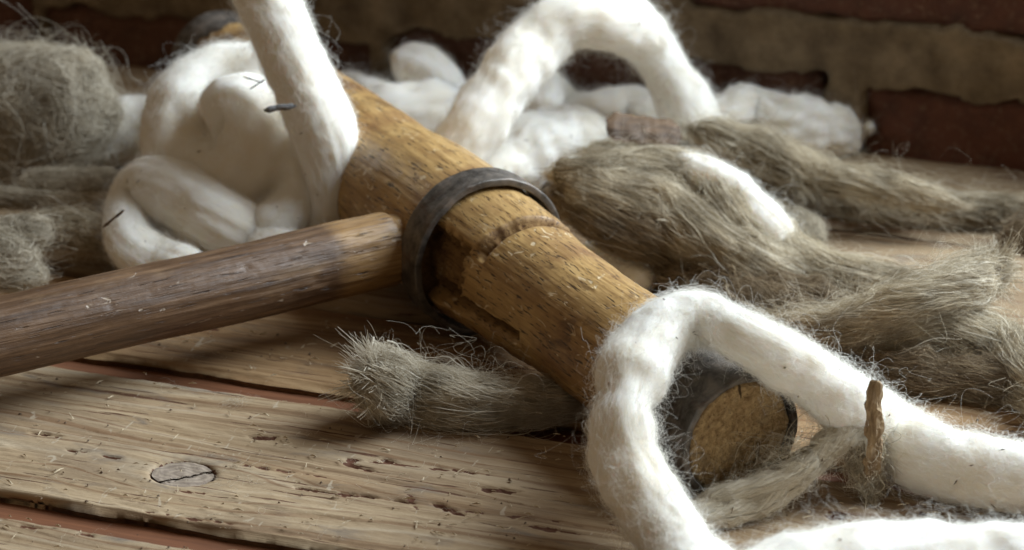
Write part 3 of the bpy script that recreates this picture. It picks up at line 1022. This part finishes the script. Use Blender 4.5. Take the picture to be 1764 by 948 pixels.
def cotton(name, label, entries, seed, fuzz=9000, group=None, flecks=14, lump=0.11, mid=0.045, streak=0.03, twist=14.0, hr=0.00004, flyaway=460, cat='roving', mat=None, hair=None, parent=None):
    mat, hair = mat or COTTON, hair or COTTON_HAIR
    pt = path(entries)
    root = pt['P'][len(pt['P']) // 2].copy(); root[2] = 0
    if parent is None:
        t = empty(name, root)
        tag(t, label, cat, group)
    else:
        t, root = parent, np.array(parent.location)
    off = Vector(root)
    o = tube_mesh('fibre_body' if parent is None else 'ply', pt, mat, t, seed, lump, mid, streak, twist=twist)
    o.data.transform(Matrix.Translation(-off))
    area_k = pt['L'] * pt['R'].mean()
    n = int(fuzz * area_k / (0.25 * 0.014))
    X = strands(pt, n, (0.004, 0.014), (0.955, 1.01), (0.0, 0.0013), 0.28, 0.0020, 0.0007, twist, 7, seed + 1, phiw=0.35)
    Y = strands(pt, int(flyaway * area_k / (0.25 * 0.014)), (0.008, 0.022), (0.97, 1.02), (0.001, 0.0045), 0.5, 0.0042, 0.0020, twist, 10, seed + 2, phiw=0.7)
    g = np.random.default_rng(seed + 3)
    hair_obj('fuzz', X - root, g.uniform(0.6, 1.3, len(X)) * hr, hair, t)
    hair_obj('stray_fibres', Y - root, g.uniform(0.7, 1.3, len(Y)) * hr * 0.6, hair, t)
    # bits of seed and leaf caught in the surface
    vs, fs = [], []
    for _ in range(int(flecks * 1.8)):
        i = g.integers(2, len(pt['P']) - 2)
        ph = g.uniform(0, 2 * np.pi)
        dr = pt['N'][i] * math.cos(ph) + pt['B'][i] * math.sin(ph)
        j = int((ph % (2 * np.pi)) / (2 * np.pi) * 72) % 72
        c = pt['P'][i] + dr * pt['R'][i] * (pt['cr'][i] + pt['disp'][i, j] + 0.02) - root
        a = g.normal(0, 1, 3); a -= (a @ dr) * dr; a /= np.linalg.norm(a)
        b = np.cross(dr, a)
        l, w = g.uniform(0.0005, 0.0019), g.uniform(0.00015, 0.00035)
        k = len(vs)
        vs += [c - a * l, c + b * w + dr * 0.0002, c + a * l * g.uniform(.6, 1) + dr * 0.0003, c - b * w + dr * 0.0002, c + dr * 0.0006]
        fs += [(k, k + 1, k + 4), (k + 1, k + 2, k + 4), (k + 2, k + 3, k + 4), (k + 3, k, k + 4)]
    if flecks:
        tag(mesh_obj('plant_flecks', vs, fs, DEBRIS, t, False), kind='stuff')
    return t, pt, root


def hemp(name, label, entries, seed, hair, core, count=9000, ln=(0.05, 0.15), group=None, twist=30.0, locks=14, wild=0.05, wildlift=0.0016, curl=0.0013, over=0.004, fray=0.0, fray_len=0.02, hr=0.000095, core_k=0.84, cat='oakum', stray=300, cut=0, parent=None):
    pt = path(entries)
    root = pt['P'][len(pt['P']) // 2].copy(); root[2] = 0
    if parent is None:
        t = empty(name, root)
        tag(t, label, cat, group)
    else:
        t, root = parent, np.array(parent.location)
    R0 = pt['R'].copy()
    pt['R'] = R0 * core_k
    o = tube_mesh('fibre_body' if parent is None else 'ply', pt, core, t, seed, 0.20, 0.17, 0.13, twist=twist, nseg=56)
    o.data.transform(Matrix.Translation(-Vector(root)))
    pt['R'] = R0
    count = int(count * 0.85)
    X = strands(pt, count, ln, (0.85, 1.05), (0.0, 0.0008), wild, wildlift, curl, twist, 16, seed + 1, locks=locks, over=over, phiw=0.8, fray=fray, fray_len=fray_len)
    Y = strands(pt, stray, (0.012, 0.04), (0.9, 1.05), (0.001, 0.004), 0.5, 0.0045, 0.0028, twist, 14, seed + 2, over=over, phiw=1.0, fray=fray, fray_len=fray_len)
    g = np.random.default_rng(seed + 3)
    hair_obj('strands', X - root, np.clip(g.lognormal(-0.30, 0.6, len(X)), 0.3, 3.5) * hr, hair, t)
    hair_obj('stray_fibres', Y - root, g.uniform(0.5, 1.1, len(Y)) * hr * 0.5, hair, t)
    if cut:                      # the chopped end: short coarse tufts splaying out of the bundle
        n, m = cut, 8
        i0 = g.integers(0, max(2, int(0.012 / 0.0022)), n)
        ph, rr = g.uniform(0, 6.28, n), np.sqrt(g.random(n)) * 0.92
        D = pt['N'][i0] * np.cos(ph)[:, None] + pt['B'][i0] * np.sin(ph)[:, None]
        A = pt['P'][i0] + D * (R0[i0] * rr)[:, None]
        tuftid = (ph * 4).astype(int) * 7 + (rr * 3).astype(int)
        tl = np.random.default_rng(seed + 9).uniform(0.4, 1.3, 400)[tuftid % 400]
        V = -pt['T'][i0] + D * (0.25 + 0.75 * rr[:, None]) * 0.8 + g.normal(0, 0.16, (n, 3)) + np.random.default_rng(seed + 8).normal(0, 0.5, (400, 3))[tuftid % 400]
        ln_ = g.uniform(0.003, 0.0075, n) * tl
        tj = np.linspace(0, 1, m)
        Z = A[:, None] + V[:, None] * (ln_[:, None] * tj)[..., None]
        Z = Z + g.normal(0, 0.0010, (n, 1, 3)) * np.sin(tj * 3 + g.uniform(0, 6, (n, 1)))[..., None] * tj[None, :, None]
        Z[..., 2] = np.maximum(Z[..., 2], 0.0007)
        o = hair_obj('cut_end', Z - root, g.lognormal(-0.05, 0.5, n) * hr, hair, t)
    return t, pt, root


def tangle(name, label, blobs, y, count, hair, core, seed, hr=0.00008, cat='oakum', group=None):
    """a loose wad of teased fibre sitting on the floor: several overlapping lobes"""
    c, _t = aty(blobs[0][0], blobs[0][1], y)
    root = np.array([c[0], c[1], 0])
    t = empty(name, root)
    tag(t, label, cat, group)
    total = sum(b[2] ** 2 for b in blobs)
    for bi, (px, py, rp, sx, sz) in enumerate(blobs):
        sd = seed + 7 * bi
        c, t_ = aty(px, py, y + (0.008 if bi % 2 else 0))
        r = rp * t_ / F
        rad = np.array([r * sx, r * 0.8, r * sz])
        c[2] = max(c[2], rad[2] * 0.9)
        g = np.random.default_rng(sd)
        nu, nv = 40, 56
        U, Vv = np.meshgrid(np.linspace(0.02, np.pi - 0.02, nu), np.linspace(0, 2 * np.pi, nv, endpoint=False), indexing='ij')
        D = np.stack([np.sin(U) * np.cos(Vv), np.sin(U) * np.sin(Vv), np.cos(U)], -1)

        def rk(d):
            return 1 + 0.22 * fbm(d * 1.6, 2, sd) + 0.06 * fbm(d * 4.0, 2, sd + 5)
        V = D * rk(D)[..., None] * rad * 0.80
        V[..., 2] = np.maximum(V[..., 2] + c[2], 0.001)
        V[..., :2] += c[:2] - root[:2]
        uv = np.stack([Vv * r, U * r], -1).reshape(-1, 2)
        mesh_obj('fibre_body' if bi == 0 else 'lobe', V.reshape(-1, 3), grid_faces(nu, nv, wrap_v=True) + [tuple(range(nv))], core, t, True, uv)
        n, m = int(count * rp ** 2 / total), 14
        X = np.zeros((n, m, 3))
        d = g.normal(0, 1, (n, 3)); d /= np.linalg.norm(d, axis=1, keepdims=True)
        rr = g.uniform(0.84, 1.14, (n, 1)) * rk(d)[:, None]
        rr = np.where(g.random((n, 1)) < 0.04, rr * g.uniform(1.0, 1.12, (n, 1)), rr)
        v = fbmvec(d * 2.2, sd + 40) * 1.6 + g.normal(0, 0.5, (n, 3))
        st = g.uniform(0.03, 0.11, (n, 1))
        sp = g.normal(0, 0.30, (n, 3))
        for k in range(m):
            X[:, k] = d * rr * rad
            v = v - (v * d).sum(1, keepdims=True) * d
            v /= np.linalg.norm(v, axis=1, keepdims=True)
            v = v + np.cross(sp, v) + g.normal(0, 0.12, (n, 3))
            d = d + v * st
            d /= np.linalg.norm(d, axis=1, keepdims=True)
            rr = 0.93 * (rr + g.normal(0, 0.02, (n, 1))) + 0.07 * rk(d)[:, None] * g.uniform(0.9, 1.06, (n, 1))
        X[..., 2] = np.maximum(X[..., 2] + c[2], 0.0008)
        X[..., :2] += c[:2] - root[:2]
        hair_obj('strands', X, np.clip(g.lognormal(-0.1, 0.5, n), 0.3, 3) * hr, hair, t)
        n = max(60, n // 14)
        d = g.normal(0, 1, (n, 3)); d /= np.linalg.norm(d, axis=1, keepdims=True)
        v = g.normal(0, 1, (n, 3)); v -= (v * d).sum(1, keepdims=True) * d
        tj = np.linspace(0, 1, m)[None, :, None]
        ln_ = g.uniform(0.5, 1.6, (n, 1, 1))
        lift_ = g.exponential(0.22, (n, 1, 1))
        Z = d[:, None] * (rk(d)[:, None, None] + lift_ * np.sin(np.pi * tj)) + v[:, None] * (tj - 0.5) * ln_ + g.normal(0, 0.10, (n, 1, 3)) * np.sin(2 * np.pi * tj * g.uniform(0.6, 1.8, (n, 1, 1)))
        Z = Z * rad
        Z[..., 2] = np.maximum(Z[..., 2] + c[2], 0.0008)
        Z[..., :2] += c[:2] - root[:2]
        hair_obj('loose_fibres', Z, g.uniform(0.4, 1.0, n) * hr, hair, t)
    return t


def fbmvec(p, seed):
    return np.stack([fbm(p, 2, seed), fbm(p, 2, seed + 11), fbm(p, 2, seed + 23)], -1)


# ---- cotton rovings
GRP = 'white cotton rovings tangled round the mallet'
front_loop = cotton('cotton_roving', 'thick white cotton roving looped over the near end of the mallet', [
    (1290, 1110, 70), (1225, 1018, 66), (1170, 948, 60), (1116, 868, 59, 2.0), (1078, 790, 57, 3.1), (1070, 726, 53, 4.2), (1076, 692, 45, 4.7), (1086, 655, 61, 5.1), (1110, 606, 57, 5.7), (1152, 564, 53, 6.1), (1204, 550, 47, 6.3), (1243, 560, 39, 6.3),
    (1290, 581, 44, 6.2), (1340, 612, 48, 5.6), (1394, 648, 50, 4.7), (1462, 696, 55, 3.3), (1530, 752, 62), (1600, 792, 65), (1700, 816, 63), (1790, 832, 62), (1900, 850, 62), (2030, 868, 60)], 1001, fuzz=15000, group=GRP, flecks=26, flyaway=700)
bottom_roving = cotton('cotton_roving', 'bright cotton roving along the bottom edge below the frayed pale strand', [
    (1150, 1130, 80), (1290, 1062, 104), (1420, 1018, 108), (1560, 1004, 104), (1700, 1004, 102), (1850, 1010, 100), (2000, 1020, 96)], 1031, fuzz=9000, group=GRP, flecks=8)
upright = cotton('cotton_roving', 'cotton roving standing upright out of the top beside the wooden head', [
    (545, 420, 36, 'y', 1.078), (568, 370, 43, 'y', 1.078), (572, 300, 49, 'y', 1.078), (556, 225, 56, 'y', 1.080), (526, 150, 55, 'y', 1.087), (492, 75, 54, 'y', 1.093), (462, 5, 54, 'y', 1.100), (430, -70, 52, 'y', 1.106), (398, -150, 49, 'y', 1.119), (350, -220, 41, 'y', 1.138)],
    1061, fuzz=11000, group=GRP, flecks=12, lump=0.05, mid=0.03, streak=0.045, twist=6)
coil = cotton('cotton_roving', 'fat coil of cream cotton roving behind the dark handle', [
    (430, 398, 42, 'y', 1.068), (488, 378, 44, 'y', 1.074), (522, 328, 42, 'y', 1.083), (510, 268, 44, 'y', 1.096), (486, 195, 50, 'y', 1.125), (442, 132, 52, 'y', 1.151), (385, 126, 52, 'y', 1.153), (326, 165, 60, 'y', 1.144), (305, 232, 64, 'y', 1.132), (330, 300, 66, 'y', 1.116), (400, 312, 70, 'y', 1.102), (452, 262, 78, 'y', 1.103), (412, 208, 82, 'y', 1.116), (370, 238, 68, 'y', 1.112)],
    1091, fuzz=9000, group=GRP, flecks=16, lump=0.07, mid=0.04, streak=0.05, twist=5)
COTTON_SOFT = COTTON.copy()      # the coil's turns have felted together: one soft mass with shallow creases
COTTON_SOFT.name = 'felted_cotton'
for o in coil[0].children:
    if o.name.startswith('fibre_body'):
        r = o.modifiers.new('felt', 'REMESH'); r.mode = 'VOXEL'; r.voxel_size = 0.0013; r.use_smooth_shade = True
        q_ = o.modifiers.new('soften', 'SMOOTH'); q_.factor = 0.5; q_.iterations = 22
        o.data.materials[0] = COTTON_SOFT
for nd in COTTON_SOFT.node_tree.nodes:
    if nd.type == 'MAPPING' and abs(nd.inputs['Scale'].default_value[1] - 900) < 1:
        nd.inputs['Scale'].default_value = (380, 380, 70)
        for l in list(COTTON_SOFT.node_tree.links):
            if l.to_node == nd:
                COTTON_SOFT.node_tree.links.new(l.from_node.outputs['Object'], nd.inputs['Vector'])
                break
lower_fold = cotton('cotton_roving', 'folded end of cotton roving lying just behind the middle of the handle', [
    (520, 470, 55), (450, 425, 60), (380, 385, 62, 2.4), (310, 345, 62, 2.9), (255, 325, 54, 3.0), (222, 362, 40, 2.2), (225, 420, 42, 1.8), (280, 455, 46), (350, 470, 45)],
    1121, fuzz=10000, group=GRP, flecks=14, lump=0.06, mid=0.04, streak=0.045, twist=5)
left_lump = cotton('cotton_roving', 'short white cotton lump between the big grey wad and the coil', [
    (150, 262, 42), (185, 240, 54), (235, 228, 60), (290, 235, 55), (330, 245, 50)], 1151, fuzz=6000, group=GRP, flecks=2)
arch = cotton('cotton_roving', 'cotton roving arched high in front of the brick wall', [
    (742, 330, 42, 'y', 1.134), (778, 272, 50, 'y', 1.142), (822, 210, 53, 'y', 1.151), (882, 128, 53, 'y', 1.170), (938, 66, 52, 'y', 1.183), (985, 36, 44, 'y', 1.187), (1040, 40, 45, 'y', 1.190), (1085, 44, 50, 'y', 1.20), (1122, 82, 42, 'y', 1.212), (1150, 130, 42, 'y', 1.215), (1180, 180, 50, 'y', 1.212), (1206, 240, 52, 'y', 1.205), (1222, 300, 46, 'y', 1.20)],
    1181, fuzz=9000, group=GRP, flecks=16, lump=0.12, mid=0.04, streak=0.03, twist=8, flyaway=700)
heap_a = cotton('cotton_roving', 'doubled back cotton roving against the wall behind the far part of the head', [
    (684, 130, 40, 'y', 1.304), (716, 118, 46, 'y', 1.300), (752, 140, 42, 'y', 1.291), (770, 180, 45), (720, 188, 52), (660, 190, 48), (606, 158, 34), (570, 150, 26)], 1211, fuzz=5000, group=GRP, flecks=5)
heap_b = cotton('cotton_roving', 'low cotton roving under the arch beside the wood chip', [
    (815, 330, 44), (870, 292, 56), (925, 248, 60, 2.2), (990, 240, 56, 2.0), (1050, 262, 50), (1110, 300, 44)], 1241, fuzz=6500, group=GRP, flecks=14, mid=0.09)
heap_c = cotton('cotton_roving', 'cotton roving seen through the arch close to the wall', [
    (930, 205, 36, 'y', 1.259), (950, 150, 28, 'y', 1.285), (980, 190, 32), (1040, 200, 46), (1095, 200, 48), (1150, 220, 44)], 1271, fuzz=5000, group=GRP, flecks=3)
heap_d = cotton('cotton_roving', 'lumpy cotton roving ending in a point at the right by the wall', [
    (1190, 250, 40), (1245, 210, 46, 1.8), (1300, 200, 50, 1.8), (1350, 222, 54), (1405, 226, 50), (1450, 225, 42), (1480, 222, 22), (1500, 218, 8, 1.6)], 1301, fuzz=7000, group=GRP, flecks=6, lump=0.16, mid=0.13)
peek = cotton('cotton_roving', 'white cotton roving showing between two hemp bundles', [
    (1150, 300, 30, 3.6), (1200, 300, 38, 4.2), (1258, 330, 38, 3.8), (1318, 380, 32, 2.9), (1355, 420, 26)], 1331, fuzz=9000, group=GRP, flecks=3)
under = cotton('cotton_roving', 'small greyish fibre lump on the plank beyond the thick hemp bundle', [
    (1330, 400, 20), (1360, 385, 28), (1395, 395, 27), (1400, 425, 18)], 1361, fuzz=6000, group=GRP, flecks=5, mat=GREY_HEMP_CORE, hair=GREY_HEMP_HAIR)
under2 = cotton('cotton_roving', 'shaded cotton roving under the hemp beside the near half of the head', [
    (1010, 430, 22), (1060, 458, 24), (1120, 490, 24)], 1391, fuzz=6000, group=GRP, flecks=2)

# ---- hemp oakum
HG = 'strands of hemp oakum'
o4 = hemp('oakum_bundle', 'thick folded grey green hemp bundle draped beside the iron ring', [
    (955, 300, 28, 4.0), (1020, 302, 37, 4.2), (1100, 300, 40, 4.2), (1178, 308, 40, 4.0), (1226, 336, 40, 3.6), (1266, 385, 42, 2.9), (1340, 440, 42), (1440, 476, 35), (1540, 492, 30), (1610, 505, 22)], 2001, HEMP_HAIR, HEMP_CORE, 9000, group=HG, twist=10, locks=14, stray=500)
hemp('ply', None, [(985, 325, 30, 3.6), (1060, 342, 45, 3.6), (1140, 362, 48, 3.2), (1210, 402, 48, 2.6), (1290, 446, 40, 1.8), (1380, 480, 30), (1460, 500, 24)], 2004, HEMP_HAIR, HEMP_CORE, 8000, twist=14, locks=12, stray=300, parent=o4[0])
hemp('ply', None, [(962, 338, 30, 3.0), (1035, 378, 44, 2.7), (1115, 414, 46, 2.1), (1190, 445, 42), (1270, 474, 36), (1350, 502, 30), (1440, 515, 22)], 2008, DARK_HEMP_HAIR, DARK_HEMP_CORE, 8000, twist=8, locks=12, stray=500, parent=o4[0])
o5 = hemp('oakum_bundle', 'long hemp strand running from the wood chip to the right edge', [
    (1010, 262, 20, 2.6), (1070, 268, 32, 2.6), (1150, 262, 36, 2.6), (1230, 270, 40, 2.4), (1315, 300, 40, 2.1), (1400, 322, 38), (1480, 342, 34), (1560, 356, 30), (1640, 362, 32), (1730, 366, 30), (1830, 372, 30)], 2031, HEMP_HAIR, HEMP_CORE, 10000, group=HG, twist=45, locks=10, stray=600)
hemp('ply', None, [(1200, 222, 16, 4.2), (1230, 232, 26, 4.1), (1275, 250, 30, 3.6), (1340, 278, 30, 3.0), (1410, 305, 26, 2.4), (1490, 322, 22, 2.2), (1570, 336, 20, 2.0), (1640, 350, 16, 1.8)], 2034, HEMP_HAIR, HEMP_CORE, 6000, twist=35, locks=9, stray=400, parent=o5[0])
o6 = hemp('oakum_bundle', 'twisted hemp strand lifting to a blunt frayed end at the right', [
    (1730, 462, 26, 3.6), (1690, 474, 36, 3.5), (1630, 505, 46, 3.1), (1560, 540, 50, 2.5), (1480, 568, 46), (1400, 578, 38), (1330, 575, 26), (1270, 560, 18)], 2061, HEMP_HAIR, DARK_HEMP_CORE, 14000, group=HG, twist=35, locks=18, over=0.003, fray=0.2, fray_len=0.015, stray=500, wild=0.1, cut=800)
hemp('ply', None, [(1700, 480, 22, 3.6), (1640, 500, 26, 3.6), (1575, 522, 28, 3.3), (1500, 545, 28, 2.6), (1430, 565, 24, 2.0), (1360, 570, 16, 1.5)], 2066, HEMP_HAIR, HEMP_CORE, 5000, twist=40, locks=7, stray=250, parent=o6[0], fray=0.2, fray_len=0.015)
o7 = hemp('oakum_bundle', 'pale green hemp strand leaving by the right edge under the frayed end', [
    (1605, 565, 20, 1.6), (1650, 570, 36, 1.9), (1710, 598, 46), (1770, 640, 48), (1850, 700, 48), (1950, 760, 46)], 2091, HEMP_HAIR, HEMP_CORE, 9000, group=HG, twist=20, locks=14, stray=500, wild=0.1)
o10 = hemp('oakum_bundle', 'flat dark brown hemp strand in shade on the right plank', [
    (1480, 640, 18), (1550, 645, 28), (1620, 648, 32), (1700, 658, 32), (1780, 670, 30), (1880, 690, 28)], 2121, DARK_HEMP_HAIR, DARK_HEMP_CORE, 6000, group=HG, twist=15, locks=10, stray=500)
o8 = hemp('oakum_bundle', 'frayed blunt hemp end pointing left in front of the mallet', [
    (628, 640, 36, 2.3), (655, 652, 44, 2.0), (705, 674, 46), (780, 690, 42), (860, 697, 37), (940, 698, 30), (1010, 692, 20)], 2151, GREY_HEMP_HAIR, HEMP_CORE, 15000, group=HG, twist=8, locks=22, over=0.002, fray=0.25, fray_len=0.022, stray=500, cut=1100)
o9 = cotton('oakum_bundle', 'cream twisted hemp strand across the mallet face ending at the bark sliver', [
    (1165, 905, 20), (1216, 888, 28), (1294, 872, 28), (1352, 836, 26, 1.1), (1403, 792, 25, 1.8), (1449, 748, 26, 2.5), (1484, 723, 23, 2.9), (1508, 712, 14, 3.0)], 2181, fuzz=9000, group=HG, flecks=10, lump=0.14, mid=0.08, streak=0.12, twist=60, hr=0.00005, flyaway=900, cat='oakum', mat=PALE_HEMP_CORE, hair=PALE_HEMP_HAIR)
cotton('ply', None, [(1190, 884, 12), (1236, 856, 18, 1.0), (1300, 838, 18, 1.3), (1362, 818, 17, 1.6), (1410, 784, 16, 2.1)], 2195, fuzz=9000, flecks=0, lump=0.14, mid=0.08, streak=0.12, twist=60, hr=0.00005, flyaway=500, mat=PALE_HEMP_CORE, hair=PALE_HEMP_HAIR, parent=o9[0])
o9b = hemp('oakum_bundle', 'short hemp fringe hanging beside the bark sliver', [
    (1478, 735, 18, 2.6), (1486, 770, 24, 1.8), (1490, 812, 20, 0.9), (1496, 845, 10, 0.4)], 2211, HEMP_HAIR, DARK_HEMP_CORE, 1500, ln=(0.012, 0.03), group=HG, twist=5, locks=8, curl=0.0018, stray=90, core_k=0.5)
wisp = hemp('oakum_wisp', 'loose curly hemp wisp across the lower part of the mallet face', [
    (1280, 815, 14, 1.3), (1320, 800, 20, 1.7), (1360, 785, 20, 2.1), (1410, 765, 18, 2.6)], 2241, HEMP_HAIR, HEMP_CORE, 110, ln=(0.010, 0.028), group=HG, twist=20, locks=0, curl=0.0035, stray=60, core_k=0.2, hr=0.00005)
dark_wisp = hemp('oakum_wisp', 'dark loose hemp wisp behind the white loop', [
    (1150, 480, 22), (1230, 500, 30), (1320, 530, 30), (1400, 560, 24)], 2251, DARK_HEMP_HAIR, DARK_HEMP_CORE, 2500, group=HG, twist=15, locks=8, curl=0.003, stray=300)
o2 = hemp('oakum_bundle', 'thin hemp cord at the left edge leading to the cotton fold', [
    (-60, 335, 11, 1.9), (30, 338, 13, 1.7), (110, 345, 13, 1.6), (190, 356, 11, 1.6), (240, 365, 8, 1.6)], 2271, GREY_HEMP_HAIR, GREY_HEMP_CORE, 2200, group=HG, twist=40, locks=6, stray=60)
o3 = hemp('oakum_bundle', 'short brown hemp plug beside the cotton fold at the left', [
    (36, 402, 20, 1.6), (80, 398, 26, 1.7), (140, 396, 27, 1.7), (185, 405, 24, 1.5), (215, 420, 16, 1.2)], 2301, HEMP_HAIR, DARK_HEMP_CORE, 6000, ln=(0.012, 0.04), group=HG, twist=15, locks=12, stray=200)
o_far = hemp('oakum_bundle', 'small blurred hemp end at the far right above the gap', [
    (1735, 415, 18), (1780, 405, 26), (1850, 400, 28)], 2331, DARK_HEMP_HAIR, DARK_HEMP_CORE, 3000, group=HG, twist=15, locks=8, stray=150)
tangle('oakum_wad', 'big grey wad of teased hemp fibre in the left corner', [(70, 180, 92, 1.1, 1.0), (140, 205, 62, 0.9, 1.1), (55, 265, 78, 1.2, 0.8), (15, 130, 58, 1.2, 0.9), (120, 125, 48, 1.1, 0.8)], 1.196, 19000, GREY_HEMP_HAIR, GREY_HEMP_CORE, 2401, 0.00009)
tangle('oakum_wad', 'low teased hemp tuft at the left edge above the handle', [(-20, 440, 60, 1.4, .8), (40, 400, 40, 1.2, .7), (30, 475, 42, 1.2, .6)], 1.035, 7000, GREY_HEMP_HAIR, GREY_HEMP_CORE, 2431)
tangle('oakum_wad', 'small grey hemp tuft between the big wad and the thin cord', [(110, 318, 46, 1.4, .6), (170, 310, 30, 1.3, .7)], 1.144, 4000, GREY_HEMP_HAIR, GREY_HEMP_CORE, 2461)

# ------------------------------------------------------------------ bark sliver, wood chip, twigs
def chunk(name, a, b, w, th, up, mat, seed, amp=0.1, n=26, ends=0.6):
    """an irregular splintery piece from a to b"""
    a, b = np.asarray(a), np.asarray(b)
    L = np.linalg.norm(b - a)
    T = (b - a) / L
    U = np.asarray(up, float); U = U - (U @ T) * T; U /= np.linalg.norm(U)
    B = np.cross(T, U)
    m = 12
    sec = [(math.cos(x) * (0.75 + 0.25 * abs(math.cos(2 * x)) ** .5), math.sin(x) * (0.75 + .25 * abs(math.cos(2 * x)) ** .5)) for x in np.linspace(0, 2 * np.pi, m, endpoint=False)]
    V = []
    for i in range(n):
        t = i / (n - 1)
        k = min(1, ends + 4 * t, ends + 4 * (1 - t))
        for j, (c, s) in enumerate(sec):
            p = np.array([c, s, t * 3])
            e = 1 + amp * 2 * vn(np.array([[c * 1.5, s * 1.5, t * 6]]), seed)[0] + amp * vn(np.array([[c * 5, s * 5, t * 14]]), seed + 1)[0]
            tt = t + (0.03 * vn(np.array([[c * 4, s * 4, 0.5]]), seed + 2)[0] if i in (0, n - 1) else 0)
            V.append(a + T * L * tt + B * c * w * k * e + U * s * th * k * e)
    V = np.array(V)
    root = V.mean(0); 
    faces = grid_faces(n, m, wrap_v=True) + [tuple(range(m))[::-1], tuple((n - 1) * m + j for j in range(m))]
    o = mesh_obj(name, V - root, faces, mat, None, False)
    o.location = root
    return o


p0, _ = aty(1503, 826, 0.851)
p1, _ = aty(1509, 658, 0.838)
p0[2] = max(p0[2], 0.003)
tag(chunk('bark_sliver', p0, p1, 0.0030, 0.0019, (0.2, -1, 0), BARK, 31, 0.30), 'upright brown bark sliver leaning on the white cotton at the right', 'bark')
c0, _ = aty(1046, 218, 1.145)
c1, _ = aty(1172, 230, 1.15)
tag(chunk('wood_chip', c0, c1, 0.0085, 0.0024, (0, -0.55, 1), CHIP, 41, 0.12), 'flat dark brown wood chip on the cotton above the hemp bundle', 'wood chip')


def bit(name, label, px0, py0, px1, py1, y, w, mat, seed):
    a, _ = aty(px0, py0, y)
    b, _ = aty(px1, py1, y)
    tag(chunk(name, a, b, w, w * 0.7, (0, -1, 0.3), mat, seed, 0.25, 14, 0.35), label, 'twig' if 'twig' in name else 'husk')


bit('twig', 'thin brown twig on top of the cotton coil', 418, 132, 452, 143, 1.065, 0.00028, DEBRIS, 51)
bit('twig', 'short forked brown twig beside another on the cotton coil', 430, 154, 457, 137, 1.064, 0.00028, DEBRIS, 52)
bit('seed_husk', 'grey flaky husk stuck on the cotton coil beside the upright roving', 455, 190, 510, 182, 1.057, 0.0012, HUSK, 53)
bit('twig', 'stout brown twig standing by the cotton fold at the left', 178, 392, 214, 362, 1.029, 0.00055, DEBRIS, 54)

# ------------------------------------------------------------------ litter on the planks
g = np.random.default_rng(99)
vs, fs = [], []
for _ in range(460):
    px, py = g.uniform(-60, 1100), g.uniform(560, 1000)
    if g.random() < 0.25:
        px, py = g.uniform(1380, 1764), g.uniform(420, 948)
    p, _t = at(px, py)
    yl = to_floor(p)[1]
    if min(abs(yl - G1), abs(yl - G2)) < 0.006:
        continue
    a = g.normal(0, 0.35) if g.random() < 0.6 else g.uniform(0, 3.14)
    a += FANG
    l, w, h = g.uniform(0.0008, 0.005), g.uniform(0.00012, 0.0004), g.uniform(0.0002, 0.0007)
    T = np.array([math.cos(a), math.sin(a), g.uniform(-0.05, 0.25)])
    B = np.array([-math.sin(a), math.cos(a), 0])
    c = p + [0, 0, 0.0008]
    k = len(vs)
    vs += [c - B * w, c + B * w, c + T * l + B * w * .3, c + T * l - B * w * .3, c + T * l * .5 + np.array([0, 0, h])]
    fs += [(k, k + 1, k + 4), (k + 1, k + 2, k + 4), (k + 2, k + 3, k + 4), (k + 3, k, k + 4)]
tag(mesh_obj('splinters', vs, fs, SPLINTER, None, False), 'pale wood splinters scattered over the planks', 'splinters', kind='stuff')
vs, fs = [], []
for _ in range(260):
    px, py = g.uniform(-60, 1150), g.uniform(570, 1000)
    if g.random() < 0.3:
        px, py = g.uniform(1250, 1764), g.uniform(700, 948)
    p, _t = at(px, py)
    yl = to_floor(p)[1]
    if min(abs(yl - G1), abs(yl - G2)) < 0.007:
        continue
    r = g.uniform(0.0002, 0.0009)
    k = len(vs)
    a = g.uniform(0, 6.28)
    e = g.uniform(0.25, 0.9)
    T, B = np.array([math.cos(a), math.sin(a), 0]) * r, np.array([-math.sin(a), math.cos(a), 0]) * r * e
    p = p + [0, 0, 0.0004]
    vs += [p - T, p + B, p + T * g.uniform(.6, 1.2), p - B, p + np.array([0, 0, r * 0.8])]
    fs += [(k, k + 1, k + 4), (k + 1, k + 2, k + 4), (k + 2, k + 3, k + 4), (k + 3, k, k + 4)]
tag(mesh_obj('crumbs', vs, fs, DEBRIS, None, False), 'dark crumbs of bark and dirt on the planks', 'crumbs', kind='stuff')
# loose lint
n = 430
X = np.zeros((n, 10, 3))
for i in range(n):
    px, py = (g.uniform(-60, 1150), g.uniform(560, 1000)) if g.random() < 0.6 else (g.uniform(1300, 1800), g.uniform(400, 960))
    if g.random() < 0.22:
        px, py = (g.normal(400, 35), g.normal(825, 22)) if g.random() < 0.55 else (g.normal(402, 13), g.normal(699, 4))
    p, _t = at(px, py)
    yl = to_floor(p)[1]
    if min(abs(yl - G1), abs(yl - G2)) < 0.011:
        p = p + fy * 0.024
    a = g.uniform(0, 6.28); c = g.normal(0, 0.3)
    st = g.uniform(0.0003, 0.0014)
    for j in range(10):
        X[i, j] = p + [0, 0, 0.0010 + 0.0012 * abs(math.sin(j * 0.5 + i))]
        p = p + np.array([math.cos(a), math.sin(a), 0]) * st
        a += c + g.normal(0, 0.3)
tag(hair_obj('lint', X, g.uniform(0.00002, 0.00004, n), LINT_HAIR, None), 'fine pale lint and fibres lying on the planks', 'lint')
